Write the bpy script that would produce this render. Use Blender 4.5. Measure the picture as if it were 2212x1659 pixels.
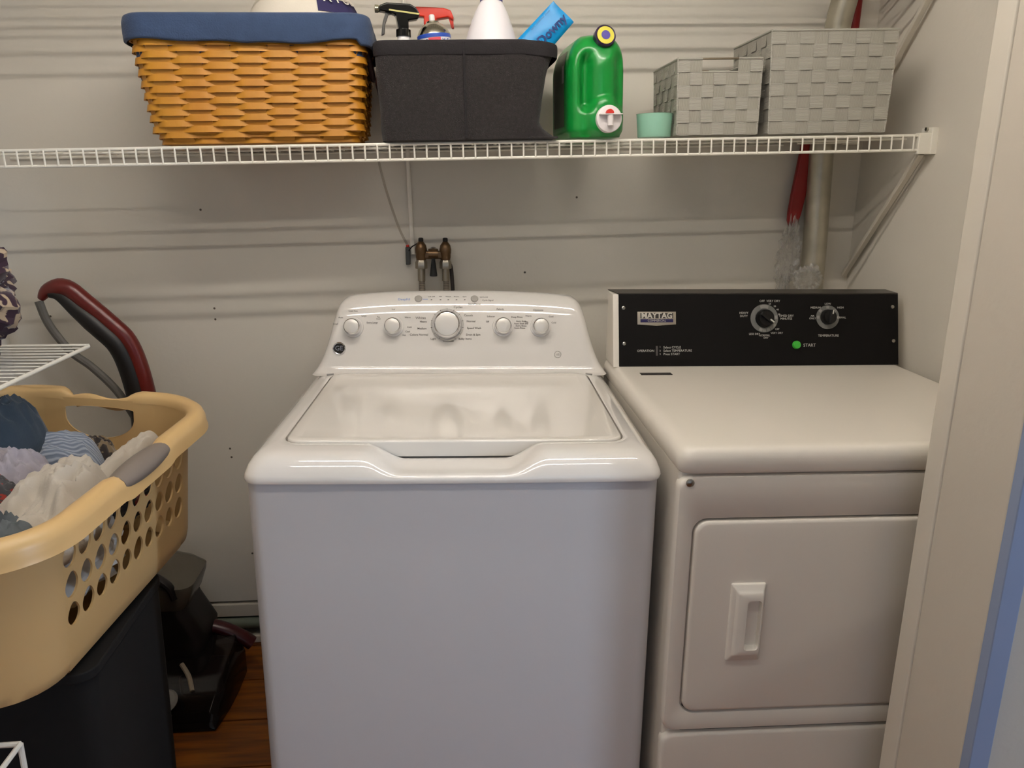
import bpy, bmesh, math, random
from math import sin, cos, pi, sqrt, atan2, radians
from mathutils import Vector, Matrix, noise, Euler

for o in list(bpy.data.objects): bpy.data.objects.remove(o)
SC = bpy.context.scene
COL = SC.collection

# ------------------------------------------------------------------ camera
cam = bpy.data.cameras.new('camera'); camo = bpy.data.objects.new('camera', cam); COL.objects.link(camo)
cam.sensor_width = 36; cam.lens = 36 * 1658.8 / 2212; cam.clip_start = .02
yaw, pitch, roll = .0946, .2565, .0099
f0 = Vector((sin(yaw), cos(yaw), 0)); r0 = Vector((cos(yaw), -sin(yaw), 0)); u0 = Vector((0, 0, 1))
F = f0 * cos(pitch) - u0 * sin(pitch); u = u0 * cos(pitch) + f0 * sin(pitch)
R_ = r0 * cos(roll) + u * sin(roll); U = u * cos(roll) - r0 * sin(roll)
m = Matrix.Identity(4)
for i in range(3):
    m[i][0] = R_[i]; m[i][1] = U[i]; m[i][2] = -F[i]; m[i][3] = (-.0191, -1.1716, 1.3176)[i]
camo.matrix_world = m
SC.camera = camo
SC.view_settings.view_transform = 'Standard'; SC.view_settings.look = 'None'
SC.view_settings.gamma = 1; SC.view_settings.use_curve_mapping = False
SC.view_settings.exposure = 0.32

# ------------------------------------------------------------------ world
w = bpy.data.worlds.new('world'); SC.world = w; w.use_nodes = True
w.node_tree.nodes['Background'].inputs[0].default_value = (.60, .68, .9, 1)
w.node_tree.nodes['Background'].inputs[1].default_value = .3

# ------------------------------------------------------------------ light levels (lamps are built further down)
TUBE_A = dict(y=-.675, z=2.11, x0=-.66, x1=.50, power=66.0)
TUBE_B = dict(y=-.11, z=2.11, x0=-.54, x1=.66, power=98.0)
WARM = (1.0, .92, .83)
UNSEEN_WINDOW_POWER = 48.0
FILL_POWER = 3.5

# ------------------------------------------------------------------ materials
def lin(c):
    if isinstance(c, str):
        c = [int(c[i:i + 2], 16) / 255 for i in (0, 2, 4)]
    return tuple(((v / 12.92) if v <= .04045 else ((v + .055) / 1.055) ** 2.4) for v in c) + (1,)
_m = {}
def mat(name, col, rough=.5, metal=0, var=.05, vscale=20, bump=0, bscale=200, coat=0, trans=0, ior=1.45, emit=None, estr=0, sheen=0, alpha=1, col2=None):
    if name in _m: return _m[name]
    M_ = bpy.data.materials.new(name); M_.use_nodes = True; nt = M_.node_tree
    b = nt.nodes['Principled BSDF']
    c = lin(col)
    if var or col2:
        tc = nt.nodes.new('ShaderNodeTexCoord')
        n = nt.nodes.new('ShaderNodeTexNoise'); n.inputs['Scale'].default_value = vscale; n.inputs['Detail'].default_value = 4
        nt.links.new(tc.outputs['Object'], n.inputs['Vector'])
        mx = nt.nodes.new('ShaderNodeMix'); mx.data_type = 'RGBA'
        mx.inputs[6].default_value = tuple(v * (1 - var) for v in c[:3]) + (1,)
        mx.inputs[7].default_value = lin(col2) if col2 else tuple(min(1, v * (1 + var)) for v in c[:3]) + (1,)
        nt.links.new(n.outputs[0], mx.inputs[0]); nt.links.new(mx.outputs[2], b.inputs['Base Color'])
    else:
        b.inputs['Base Color'].default_value = c
    b.inputs['Roughness'].default_value = rough; b.inputs['Metallic'].default_value = metal
    b.inputs['IOR'].default_value = ior
    if coat: b.inputs['Coat Weight'].default_value = coat; b.inputs['Coat Roughness'].default_value = .05
    if trans: b.inputs['Transmission Weight'].default_value = trans
    if sheen: b.inputs['Sheen Weight'].default_value = sheen
    if alpha < 1: b.inputs['Alpha'].default_value = alpha
    if emit: b.inputs['Emission Color'].default_value = emit + (1,); b.inputs['Emission Strength'].default_value = estr
    if bump:
        tc2 = nt.nodes.new('ShaderNodeTexCoord')
        n2 = nt.nodes.new('ShaderNodeTexNoise'); n2.inputs['Scale'].default_value = bscale; n2.inputs['Detail'].default_value = 3
        nt.links.new(tc2.outputs['Object'], n2.inputs['Vector'])
        bp = nt.nodes.new('ShaderNodeBump'); bp.inputs['Strength'].default_value = bump; bp.inputs['Distance'].default_value = .002
        nt.links.new(n2.outputs[0], bp.inputs['Height']); nt.links.new(bp.outputs[0], b.inputs['Normal'])
    _m[name] = M_
    return M_

def striped(name, c1, c2, axis=0, freq=400, rough=.9, width=.5, bump=0, sheen=.3):
    """two colour stripes across one object axis"""
    if name in _m: return _m[name]
    M_ = mat(name, c1, rough, var=0, sheen=sheen); nt = M_.node_tree; b = nt.nodes['Principled BSDF']
    tc = nt.nodes.new('ShaderNodeTexCoord'); sp = nt.nodes.new('ShaderNodeSeparateXYZ')
    nt.links.new(tc.outputs['Object'], sp.inputs[0])
    mu = nt.nodes.new('ShaderNodeMath'); mu.operation = 'MULTIPLY'; mu.inputs[1].default_value = freq
    nt.links.new(sp.outputs[axis], mu.inputs[0])
    si = nt.nodes.new('ShaderNodeMath'); si.operation = 'SINE'; nt.links.new(mu.outputs[0], si.inputs[0])
    mr = nt.nodes.new('ShaderNodeMapRange'); mr.inputs[1].default_value = width - 1 - .3; mr.inputs[2].default_value = width - 1 + .3 + .5
    nt.links.new(si.outputs[0], mr.inputs[0])
    mx = nt.nodes.new('ShaderNodeMix'); mx.data_type = 'RGBA'; mx.inputs[6].default_value = lin(c1); mx.inputs[7].default_value = lin(c2)
    nt.links.new(mr.outputs[0], mx.inputs[0]); nt.links.new(mx.outputs[2], b.inputs['Base Color'])
    if bump:
        bp = nt.nodes.new('ShaderNodeBump'); bp.inputs['Strength'].default_value = bump; bp.inputs['Distance'].default_value = .001
        nt.links.new(si.outputs[0], bp.inputs['Height']); nt.links.new(bp.outputs[0], b.inputs['Normal'])
    return M_

def spotted(name, c1, c2, scale=30, thr=.35, rough=.9):
    if name in _m: return _m[name]
    M_ = mat(name, c1, rough, var=0, sheen=.3); nt = M_.node_tree; b = nt.nodes['Principled BSDF']
    tc = nt.nodes.new('ShaderNodeTexCoord')
    n = nt.nodes.new('ShaderNodeTexNoise'); n.inputs['Scale'].default_value = scale; n.inputs['Detail'].default_value = 1.5; n.inputs['Distortion'].default_value = 1.5
    nt.links.new(tc.outputs['Object'], n.inputs['Vector'])
    mr = nt.nodes.new('ShaderNodeMapRange'); mr.inputs[1].default_value = thr; mr.inputs[2].default_value = thr + .04
    nt.links.new(n.outputs[0], mr.inputs[0])
    mx = nt.nodes.new('ShaderNodeMix'); mx.data_type = 'RGBA'; mx.inputs[6].default_value = lin(c1); mx.inputs[7].default_value = lin(c2)
    nt.links.new(mr.outputs[0], mx.inputs[0]); nt.links.new(mx.outputs[2], b.inputs['Base Color'])
    return M_

wall_m = mat('wall_paint', 'd9d3c7', .75, var=.02, vscale=3, bump=.25, bscale=60)
ceil_m = mat('ceiling_paint', 'a5a199', .9, var=.02)
trim_m = mat('trim_paint', 'cfc8ba', .55, var=.04, vscale=8, bump=.2, bscale=40)
washer_m = mat('washer_plastic', 'e4e0da', .08, var=.01, coat=1.0)
washbody_m = mat('washer_enamel', 'd3d2d3', .38, var=.01, vscale=5, bump=.05, bscale=500)
lid_m = mat('washer_lid_gloss', 'e2ddd4', .14, var=.01, coat=.5)
dryer_m = mat('dryer_enamel', 'e6dfd3', .32, var=.01, vscale=5, bump=.06, bscale=600)
blackpanel_m = mat('black_panel', '0d0b0a', .7, var=.05, ior=1.25)
chrome_m = mat('chrome', 'e0e0e2', .08, metal=1, var=0)
satin_m = mat('satin_silver', 'dedad3', .35, metal=.3, var=.02)
steel_m = mat('steel', 'a8a59c', .3, metal=1, var=.1)
gap_m = mat('gap_dark', '1c1a18', .9, var=0)
vinyl_m = mat('white_vinyl_wire', 'ece8dc', .35, var=.02)
print_m = mat('print_grey', '544e47', .6, var=0)
printw_m = mat('print_pale', 'c9c7be', .6, var=0)

# ------------------------------------------------------------------ object helpers
def tag(o, label=None, cat=None, group=None, kind=None):
    if label: o['label'] = label
    if cat: o['category'] = cat
    if group: o['group'] = group
    if kind: o['kind'] = kind
    return o
def thing(name, label, cat, loc=(0, 0, 0), rot=(0, 0, 0), group=None):
    o = bpy.data.objects.new(name, None); COL.objects.link(o); o.empty_display_size = .05
    o.location = loc; o.rotation_euler = rot
    return tag(o, label, cat, group)

class MB:
    def __init__(s): s.v = []; s.f = []; s.mi = []; s.cur = 0
    def add(s, vs, fs, mi=None):
        n = len(s.v); s.v += [tuple(x) for x in vs]; s.f += [tuple(n + i for i in f) for f in fs]
        s.mi += [s.cur if mi is None else mi] * len(fs); return s
    def box(s, x0, y0, z0, x1, y1, z1, mi=None):
        vs = [(x0, y0, z0), (x1, y0, z0), (x1, y1, z0), (x0, y1, z0), (x0, y0, z1), (x1, y0, z1), (x1, y1, z1), (x0, y1, z1)]
        return s.add(vs, [(0, 3, 2, 1), (4, 5, 6, 7), (0, 1, 5, 4), (1, 2, 6, 5), (2, 3, 7, 6), (3, 0, 4, 7)], mi)
    def loft(s, rings, closed=True, cap0=True, cap1=True, mi=None):
        n = len(rings[0]); vs = [p for r in rings for p in r]; fs = []
        for k in range(len(rings) - 1):
            for i in range(n if closed else n - 1):
                j = (i + 1) % n
                fs.append((k * n + i, k * n + j, (k + 1) * n + j, (k + 1) * n + i))
        if cap0: fs.append(tuple(range(n - 1, -1, -1)))
        if cap1: fs.append(tuple((len(rings) - 1) * n + i for i in range(n)))
        return s.add(vs, fs, mi)
    def tube(s, pts, r, n=10, caps=True, mi=None, flat=1.0):
        pts = [Vector(p) for p in pts]; rings = []; up = None
        for i, p in enumerate(pts):
            d = (pts[min(i + 1, len(pts) - 1)] - pts[max(i - 1, 0)]).normalized()
            if up is None: up = Vector((0, 0, 1)) if abs(d.z) < .9 else Vector((1, 0, 0))
            a = d.cross(up).normalized(); b = a.cross(d).normalized(); up = b
            rr = r[i] if isinstance(r, (list, tuple)) else r
            rings.append([p + a * rr * cos(2 * pi * k / n) + b * rr * flat * sin(2 * pi * k / n) for k in range(n)])
        return s.loft(rings, True, caps, caps, mi)
    def lathe(s, prof, o=(0, 0, 0), axis=(0, 0, 1), n=32, mi=None, cap0=True, cap1=True):
        o = Vector(o); q = Vector((0, 0, 1)).rotation_difference(Vector(axis).normalized())
        rings = [[o + q @ Vector((r * cos(2 * pi * k / n), r * sin(2 * pi * k / n), h)) for k in range(n)] for r, h in prof]
        return s.loft(rings, True, cap0, cap1, mi)
    def grid(s, fn, nu, nv, closeu=False, mi=None):
        vs = [fn(i / (nu if closeu else nu - 1), j / (nv - 1)) for j in range(nv) for i in range(nu)]
        fs = [(j * nu + i, j * nu + (i + 1) % nu, (j + 1) * nu + (i + 1) % nu, (j + 1) * nu + i) for j in range(nv - 1) for i in range(nu if closeu else nu - 1)]
        return s.add(vs, fs, mi)
    def text(s, txt, size, M4, align='CENTER', mi=None, bold=0):
        cu = bpy.data.curves.new('t', 'FONT'); cu.body = txt; cu.size = size; cu.align_x = align; cu.align_y = 'CENTER'
        cu.resolution_u = 2; cu.offset = bold; cu.extrude = .0
        ob = bpy.data.objects.new('t', cu); COL.objects.link(ob)
        dg = bpy.context.evaluated_depsgraph_get(); dg.update()
        me = bpy.data.meshes.new_from_object(ob.evaluated_get(dg))
        s.add([M4 @ v.co for v in me.vertices], [tuple(p.vertices) for p in me.polygons], mi)
        bpy.data.objects.remove(ob); bpy.data.curves.remove(cu); bpy.data.meshes.remove(me); return s
    def build(s, name, mats, parent=None, smooth=True, bevel=0, seg=3, solid=0, angle=35, sub=0, off=None, label=None, norm=True, loc=None):
        me = bpy.data.meshes.new(name)
        vv = s.v if off is None else [tuple(a - b for a, b in zip(p, off)) for p in s.v]
        me.from_pydata(vv, [], s.f)
        if not isinstance(mats, (list, tuple)): mats = [mats]
        for mm in mats: me.materials.append(mm)
        for p, i in zip(me.polygons, s.mi): p.material_index = i
        if norm:
            bm = bmesh.new(); bm.from_mesh(me); bmesh.ops.recalc_face_normals(bm, faces=bm.faces); bm.to_mesh(me); bm.free()
        o = bpy.data.objects.new(name, me); COL.objects.link(o)
        if parent: o.parent = parent
        if off is not None and parent is None: o.location = off
        if loc is not None: o.location = loc
        if sub:
            md = o.modifiers.new('sub', 'SUBSURF'); md.levels = sub; md.render_levels = sub
        if solid:
            md = o.modifiers.new('solid', 'SOLIDIFY'); md.thickness = solid; md.offset = 0
        if bevel:
            md = o.modifiers.new('bev', 'BEVEL'); md.width = bevel; md.segments = seg; md.limit_method = 'ANGLE'; md.angle_limit = radians(40)
        if smooth:
            for p in me.polygons: p.use_smooth = True
            me.set_sharp_from_angle(angle=radians(angle))
            if bevel:
                md = o.modifiers.new('wn', 'WEIGHTED_NORMAL')
        if label: o['label'] = label
        return o

def rr(s, hx, hy, r, cx=0, cy=0):
    """point and normal on a rounded rectangle, s in 0..1 by arclength, s=0 at middle of the front (-y) side, going +x"""
    r = min(r, hx - 1e-4, hy - 1e-4)
    a = 2 * (hx - r); b = 2 * (hy - r); q = pi * r / 2; L = 2 * a + 2 * b + 4 * q
    t = (s % 1.0) * L
    if t < a / 2: return (cx + t, cy - hy, 0, -1)
    t -= a / 2
    for k in range(4):
        ang0 = -pi / 2 + k * pi / 2
        ccx, ccy = [(hx - r, -(hy - r)), (hx - r, hy - r), (-(hx - r), hy - r), (-(hx - r), -(hy - r))][k]
        if t < q:
            an = ang0 + t / r
            return (cx + ccx + r * cos(an), cy + ccy + r * sin(an), cos(an), sin(an))
        t -= q
        ln = (b, a, b, a / 2)[k]
        if t < ln or k == 3:
            if k == 0: return (cx + hx, cy - (hy - r) + t, 1, 0)
            if k == 1: return (cx + (hx - r) - t, cy + hy, 0, 1)
            if k == 2: return (cx - hx, cy + (hy - r) - t, -1, 0)
            return (cx - (hx - r) + t, cy - hy, 0, -1)
        t -= ln
def rrpts(hx, hy, r, cx, cy, ns=10, nc=8):
    """fixed-topology rounded rectangle (2D), ns points per side, nc per corner"""
    r = max(min(r, hx - 1e-4, hy - 1e-4), 1e-4); P = []
    cs = [(hx - r, -(hy - r), -pi / 2), (hx - r, hy - r, 0), (-(hx - r), hy - r, pi / 2), (-(hx - r), -(hy - r), pi)]
    for k, (x, y, a0) in enumerate(cs):
        arc = [(x + r * cos(a0 + pi / 2 * i / nc), y + r * sin(a0 + pi / 2 * i / nc)) for i in range(nc + 1)]
        P += arc
        nx, ny, na = cs[(k + 1) % 4]
        e = (nx + r * cos(na), ny + r * sin(na)); s0 = arc[-1]
        P += [(s0[0] + (e[0] - s0[0]) * i / ns, s0[1] + (e[1] - s0[1]) * i / ns) for i in range(1, ns)]
    return [(cx + x, cy + y) for x, y in P]
def lerp(a, b, t): return a + (b - a) * t
def table(x, pts):
    if x <= pts[0][0]: return pts[0][1]
    for (a, b), (c, d) in zip(pts, pts[1:]):
        if x <= c: return lerp(b, d, (x - a) / (c - a))
    return pts[-1][1]
def sstep(a, b, x):
    t = max(0, min(1, (x - a) / (b - a))); return t * t * (3 - 2 * t)
def frame(pos, nrm, upv=(0, 0, 1)):
    """matrix with local z along nrm, local y close to upv"""
    n = Vector(nrm).normalized(); x = Vector(upv).cross(n).normalized(); y = n.cross(x)
    M4 = Matrix.Identity(4)
    for i in range(3): M4[i][0] = x[i]; M4[i][1] = y[i]; M4[i][2] = n[i]; M4[i][3] = pos[i]
    return M4
def smoothpath(P, n=6):
    P = [Vector(p) for p in P]; out = []
    for i in range(len(P) - 1):
        a = P[max(i - 1, 0)]; b = P[i]; c = P[i + 1]; d = P[min(i + 2, len(P) - 1)]
        for k in range(n):
            t = k / n
            out.append(.5 * ((2 * b) + (c - a) * t + (2 * a - 5 * b + 4 * c - d) * t * t + (3 * b - 3 * c + d - a) * t ** 3))
    return out + [P[-1]]

FL = .05           # floor level
WY = .815          # back wall
# ================================================================== SETTING
def struct(name, mb, m_, **k):
    return tag(mb.build(name, m_, None, **k), kind='structure')
# floor: orange-brown planks running left-right
fm = mat('floor_planks', '7a4316', .45, var=.15, vscale=6)
nt = fm.node_tree; b = nt.nodes['Principled BSDF']
tc = nt.nodes.new('ShaderNodeTexCoord'); mp = nt.nodes.new('ShaderNodeMapping'); mp.inputs['Scale'].default_value = (1.5, 14, 1)
wn = nt.nodes.new('ShaderNodeTexNoise'); wn.inputs['Scale'].default_value = 4; wn.inputs['Detail'].default_value = 6
nt.links.new(tc.outputs['Object'], mp.inputs[0]); nt.links.new(mp.outputs[0], wn.inputs['Vector'])
cr = nt.nodes.new('ShaderNodeValToRGB'); cr.color_ramp.elements[0].color = lin('5c2f0c'); cr.color_ramp.elements[1].color = lin('98560f')
cr.color_ramp.elements[0].position = .3; cr.color_ramp.elements[1].position = .7
nt.links.new(wn.outputs[0], cr.inputs[0]); nt.links.new(cr.outputs[0], b.inputs['Base Color'])
mb = MB()
yy = -3.0; k = 0
while yy < WY + .1:
    w_ = .158
    mb.box(-1.16, yy + .0022, FL - .02, 2.6, min(yy + w_, WY + .1) - .0022, FL); yy += w_
mb.box(-1.16, -3.0, FL - .03, 2.6, WY + .1, FL - .006)
struct('floor', mb, fm, smooth=False)
mb = MB().box(-1.16, WY, .178, 1.09, WY + .06, 2.2); struct('wall_back', mb, wall_m, smooth=False)
wb = bpy.data.objects['wall_back']
for x, z in ((-.600, 1.246), (-.588, 1.003), (-.588, .975), (-.580, .628), (-.578, .604), (-.545, .322), (-.985, .985), (.20, 1.093), (.33, 1.283)):
    MB().lathe([(.0028, 0), (.0026, .0004)], (x, WY - .0002, z), (0, -1, 0), 12).build('nail_hole', mat('nail_mark', '5a5248', .8, var=0), wb)
mb = MB().box(-1.16, WY + .03, FL, 1.09, WY + .06, .178); struct('wall_back', mb, gap_m, smooth=False)
mb = MB().box(-1.16, WY - .004, .13, 1.075, WY + .03, .169); struct('baseboard_back', mb, trim_m, bevel=.003)
mb = MB().tube([(-1.16, WY + .002, .108), (1.075, WY + .002, .108)], .017, 12)
struct('trim_1', mb, mat('green_board', '6d7466', .7), smooth=True)
mb = MB().box(-1.16, WY - .012, FL, 1.075, WY + .03, .073); struct('trim_2', mb, trim_m, bevel=.004)
mb = MB().box(-1.09, -3.0, FL - .03, -1.16, WY + .06, 2.2); struct('wall_left', mb, wall_m, smooth=False)
mb = MB().box(1.075, -.134, FL - .03, 1.14, WY + .06, 2.2); struct('wall_right', mb, wall_m, smooth=False)
mb = MB().box(-1.09, -3.06, 2.2, 2.66, WY + .06, 2.26); struct('ceiling', mb, ceil_m, smooth=False)
outer_m = mat('outer_wall_paint', '948e90', .7, var=.02)
ax0, ax1, az0, az1 = -.95, .80, .95, 2.05
mb = MB().box(-1.09, -3.06, FL - .03, ax0, -3.0, 2.2).box(ax1, -3.06, FL - .03, 2.66, -3.0, 2.2)
mb.box(ax0, -3.06, FL - .03, ax1, -3.0, az0).box(ax0, -3.06, az1, ax1, -3.0, 2.2); struct('wall_front', mb, outer_m, smooth=False)
mb = MB()
for a in ((ax0, az0, ax1, az0 + .04), (ax0, az1 - .04, ax1, az1), (ax0, az0, ax0 + .04, az1), (ax1 - .04, az0, ax1, az1), (-.1, az0, -.05, az1)):
    mb.box(a[0], -3.05, a[1], a[2], -2.99, a[3])
struct('fill_window', mb, trim_m, bevel=.003)  # frame of a window added behind the camera to carry cool fill
# outer room right wall with an unseen window, narrowed to cast the jamb's shadow edge
wy0, wy1, wz0, wz1 = -1.70, -1.42, .70, 1.9
mb = MB().box(2.6, -3.0, FL - .03, 2.66, wy0, 2.2).box(2.6, wy1, FL - .03, 2.66, -.24, 2.2)
mb.box(2.6, wy0, FL - .03, 2.66, wy1, wz0).box(2.6, wy0, wz1, 2.66, wy1, 2.2); struct('wall_outer', mb, outer_m, smooth=False)
mb = MB()
for a in ((wy0, wz0, wy1, wz0 + .04), (wy0, wz1 - .04, wy1, wz1), (wy0, wz0, wy0 + .04, wz1), (wy1 - .04, wz0, wy1, wz1)):
    mb.box(2.59, a[0], a[1], 2.65, a[2], a[3])
struct('unseen_window', mb, trim_m, bevel=.003)
# jamb of the closet doorway (right side), with a stop bead on its inner edge
J = .72
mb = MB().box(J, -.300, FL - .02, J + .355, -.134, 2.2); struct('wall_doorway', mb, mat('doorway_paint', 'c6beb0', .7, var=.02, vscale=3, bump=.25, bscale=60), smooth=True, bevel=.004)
mb = MB().box(J - .004, -.168, FL - .02, J + .03, -.130, 2.2); struct('trim_3', mb, trim_m, bevel=.003)
blue_m = mat('blue_grey_casing', '8997b3', .5, var=.05, vscale=6)
mb = MB().box(J + .001, -.316, FL - .02, J + .032, -.298, 2.2); struct('trim_4', mb, blue_m, bevel=.002)
mb = MB().box(J + .356, -.300, FL - .03, 2.6, -.24, 2.2); struct('wall_outside', mb, outer_m, smooth=False)

# ------------------------------------------------------------------ lamps of the room
def tube_lamp(P, label):
    cx = (P['x0'] + P['x1']) / 2; L = P['x1'] - P['x0']
    t = thing('ceiling_tube_lamp', label, 'lamp', (cx, P['y'], 2.2), (0, -.03, 0))
    MB().box(-L / 2 - .03, -.05, -.055, L / 2 + .03, .05, -.02).build('housing', mat('lamp_housing', 'e8e8e8', .4), t, bevel=.005)
    for s_ in (-1, 1): MB().box(s_ * (L / 2 + .012) - .01, -.02, P['z'] - 2.2 - .018, s_ * (L / 2 + .012) + .01, .02, -.04).build('lamp_holder', mat('lamp_housing', 'e8e8e8', .4), t, bevel=.003)
    em = mat('tube_glow_%d' % int(P['power'] * 10), 'ffffff', .5, var=0, emit=WARM, estr=P['power'])
    MB().tube([(-L / 2, 0, P['z'] - 2.2), (L / 2, 0, P['z'] - 2.2)], .007, 12).build('glass_tube', em, t)
tube_lamp(TUBE_A, 'long bright ceiling tube lamp farther from the back wall')
tube_lamp(TUBE_B, 'long bright ceiling tube lamp nearer the back wall')
# cool light in the unseen side window, placed for the jamb's shadow edge
L = bpy.data.lights.new('unseen_daylight', 'AREA'); L.shape = 'RECTANGLE'; L.size = 1.2; L.size_y = .28
L.energy = UNSEEN_WINDOW_POWER; L.color = (.62, .78, 1.0)
lo = bpy.data.objects.new('unseen_daylight', L); COL.objects.link(lo); lo.location = (2.64, (wy0 + wy1) / 2, (wz0 + wz1) / 2)
lo.rotation_euler = (0, radians(90), 0)

L = bpy.data.lights.new('unseen_daylight', 'AREA'); L.shape = 'RECTANGLE'; L.size = 1.7; L.size_y = 1.05  # added cool fill from behind the camera, standing in for daylight
L.energy = FILL_POWER; L.color = (.66, .80, 1.0)
lo = bpy.data.objects.new('unseen_daylight', L); COL.objects.link(lo); lo.location = ((ax0 + ax1) / 2, -3.07, (az0 + az1) / 2)
lo.rotation_euler = (radians(90), 0, 0)

# ================================================================== WIRE SHELVES (right-left)
def shelf_z(x): return 1.3811 + .03 * (x + .6265)
def wire_shelf(z0, label, group, cut=.22):
    # local: x from 0 (right end) to the left, built tilted
    t = thing('wire_shelf', label, 'shelf', (1.063, .51, z0 + .03 * (1.063 + .6265)), (0, -.03, 0), group)
    x0, x1 = -2.085, -.003
    mb = MB(); n = int((x1 - x0) / .0254)
    ph = .0254 - .0105
    for i in range(n + 1):
        x = x1 - .012 - i * .0254
        if x < x0: break
        wx = 1.063 + x
        ye = cut if .862 < wx < 1.018 else .30
        mb.tube([(x, ye, -.003), (x, .004, -.003), (x, -.0005, -.006), (x, -.0005, -.036)], .0019, 6)
    mb.build('deck_wires', vinyl_m, t)
    MB().tube([(x0, .0025, -.0045), (x1, .0025, -.0045)], .0034, 10).build('front_rail', vinyl_m, t)
    MB().tube([(x0, .002, -.0355), (x1, .002, -.0355)], .0032, 10).build('front_rail', vinyl_m, t)
    MB().tube([(x0, .30, -.008), (-.204, .30, -.008)], .0032, 10).build('back_rail', vinyl_m, t)
    MB().tube([(-.048, .30, -.008), (x1, .30, -.008)], .0032, 10).build('back_rail', vinyl_m, t)
    MB().tube([(-.204, cut, -.008), (-.046, cut, -.008)], .0028, 10).build('cutout_rail', vinyl_m, t)
    MB().tube([(x0, .09, -.008), (x1, .09, -.008)], .0028, 10).build('middle_rail', vinyl_m, t)
    # end bracket on the side wall
    mb = MB().box(-.031, -.004, -.044, .0, .012, .001).box(-.003, -.006, -.045, .012, .035, .012)
    mb.build('end_bracket', vinyl_m, t, bevel=.0015)
    MB().tube([(-.003, .012, .009), (-.008, .012, .009)], .004, 10).build('bracket_screw', steel_m, t)
    # diagonal brace down to the back corner
    MB().box(-.007, -.006, -.42, .007, .004, 0).build('support_brace', mat('brace_paint', 'cdc6b8', .5), t, bevel=.002)
    br = t.children[-1]
    a = Vector((-.012, .014, -.042)); e = Vector((-.014, .297, -.345)); d = (e - a)
    br.location = a; br.rotation_euler = (-d.normalized()).to_track_quat('Z', 'Y').to_euler()
    for v in br.data.vertices:
        v.co.z *= d.length / .42
    return t
wire_shelf(1.3811, 'white wire shelf carrying the baskets and the green jug', None)
wire_shelf(1.765, 'white wire shelf mounted highest, only its right brace in view', None, .14)

# ================================================================== WASHER
W = thing('washing_machine', 'white top-loading washing machine with five silver knobs on its tall console', 'washing machine', (0, 0, FL), (0, 0, -.046))
def wz(z): return z - FL
# cabinet
P_ = [(.338, .05, .008), (.338, .798, .008)]
mb = MB()
for z, ins in ((0.02, .0), (.795, 0)):
    pass
rings = []
for z in (.02, .3, .6, .797):
    rings.append([(x, y, z) for x, y in rrpts(.338, .328, .022, 0, .330, 24, 6)])
# slight bow of the front
rings = [[(x, y - (.006 * (1 - (x / .338) ** 2) if y < .03 else 0), z) for x, y, z in r] for r in rings]
mb.loft(rings); mb.build('cabinet', washbody_m, W)
for sx in (-.29, .29):
    for sy in (.05, .60): MB().lathe([(.02, 0), (.022, .012), (.012, .014), (.012, .03)], (sx, sy, 0), n=16).build('foot', mat('rubber_black', '202020', .8), W)
# dark seam between cabinet and cover
MB().loft([[(x, y, z) for x, y in rrpts(.334, .325, .02, 0, .330, 10, 6)] for z in (wz(.842), wz(.850))]).build('seam', gap_m, W)
# top cover: rings of (inset from outer rectangle, z)
OX, OY0, OY1 = .343, -.008, .662
LX, LY0, LY1 = .289, .071, .549
A_prof = [(0, .8475), (-.001, .8535), (.003, .862), (.012, .874), (.022, .883), (.034, .8885), (.048, .8905)]
def scoop(x): return 1 - sstep(.085, .150, abs(x))
mb = MB(); rings = []
NS, NC = 60, 8
def ring(ins_front, ins_side, z, rad, scoopfn=None):
    hx = OX - ins_side; y0 = OY0 + ins_front; y1 = OY1 - min(ins_side, .05)
    pts = rrpts(hx, (y1 - y0) / 2, rad, 0, (y0 + y1) / 2, NS, NC); out = []
    for x, y in pts:
        zz = z; yy = y
        if scoopfn and y < y0 + .012:
            k = scoop(x)
            if k > 0: dy, z2 = scoopfn; yy = lerp(y, dy, k); zz = lerp(z, z2, k)
        # cover surface falls slightly towards the sides
        out.append((x, yy - .004 * (1 - (x / .343) ** 2) * (1 if y < .1 else 0), wz(zz)))
    return out
rings.append(ring(0, .002, .8475, .028))
rings.append(ring(-.001, .0, .8535, .03))
rings.append(ring(.002, .002, .860, .03, (-.0065, .8575)))
rings.append(ring(.009, .007, .872, .03, (-.0035, .8600)))
rings.append(ring(.018, .014, .8815, .03, (.003, .8615)))
rings.append(ring(.030, .022, .8875, .03, (.018, .8625)))
rings.append(ring(.045, .032, .8900, .03, (.040, .8640)))
rings.append(ring(.062, .042, .8908, .03, (.052, .8642)))
def lring(dx, z, rad=.03, scoopz=None):
    pts = rrpts(LX + dx, (LY1 - LY0) / 2 + dx, rad + dx, 0, (LY0 + LY1) / 2, NS, NC); out = []
    for x, y in pts:
        zz = z
        if scoopz is not None and y < LY0 + .01: zz = lerp(z, scoopz, scoop(x))
        out.append((x, y - .004 * (1 - (x / .343) ** 2) * (1 if y < .1 else 0), wz(zz)))
    return out
rings.append(lring(.0055, .8912, scoopz=.8640))
rings.append(lring(.003, .8900, scoopz=.8635))
rings.append(lring(.0025, .8600, scoopz=.8560))
mb.loft(rings, cap0=False); mb.build('top_cover', washer_m, W, angle=60)
# lid
mb = MB()
lr = [lring(-.0005, .8655), lring(-.0005, .8895), lring(-.0016, .8925), lring(-.005, .8938), lring(-.02, .8935), lring(-.024, .8930)]
mb.loft(lr, cap0=True); mb.build('lid', lid_m, W, angle=60)
for sx in (-1, 1):
    MB().tube([(sx * .294 - .006 * sx, LY1 - .010, wz(.8925)), (sx * .302, LY1 - .016, wz(.892))], .0022, 8).build('lid_hinge', mat('hinge_grey', '8d8a86', .4), W)
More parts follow.
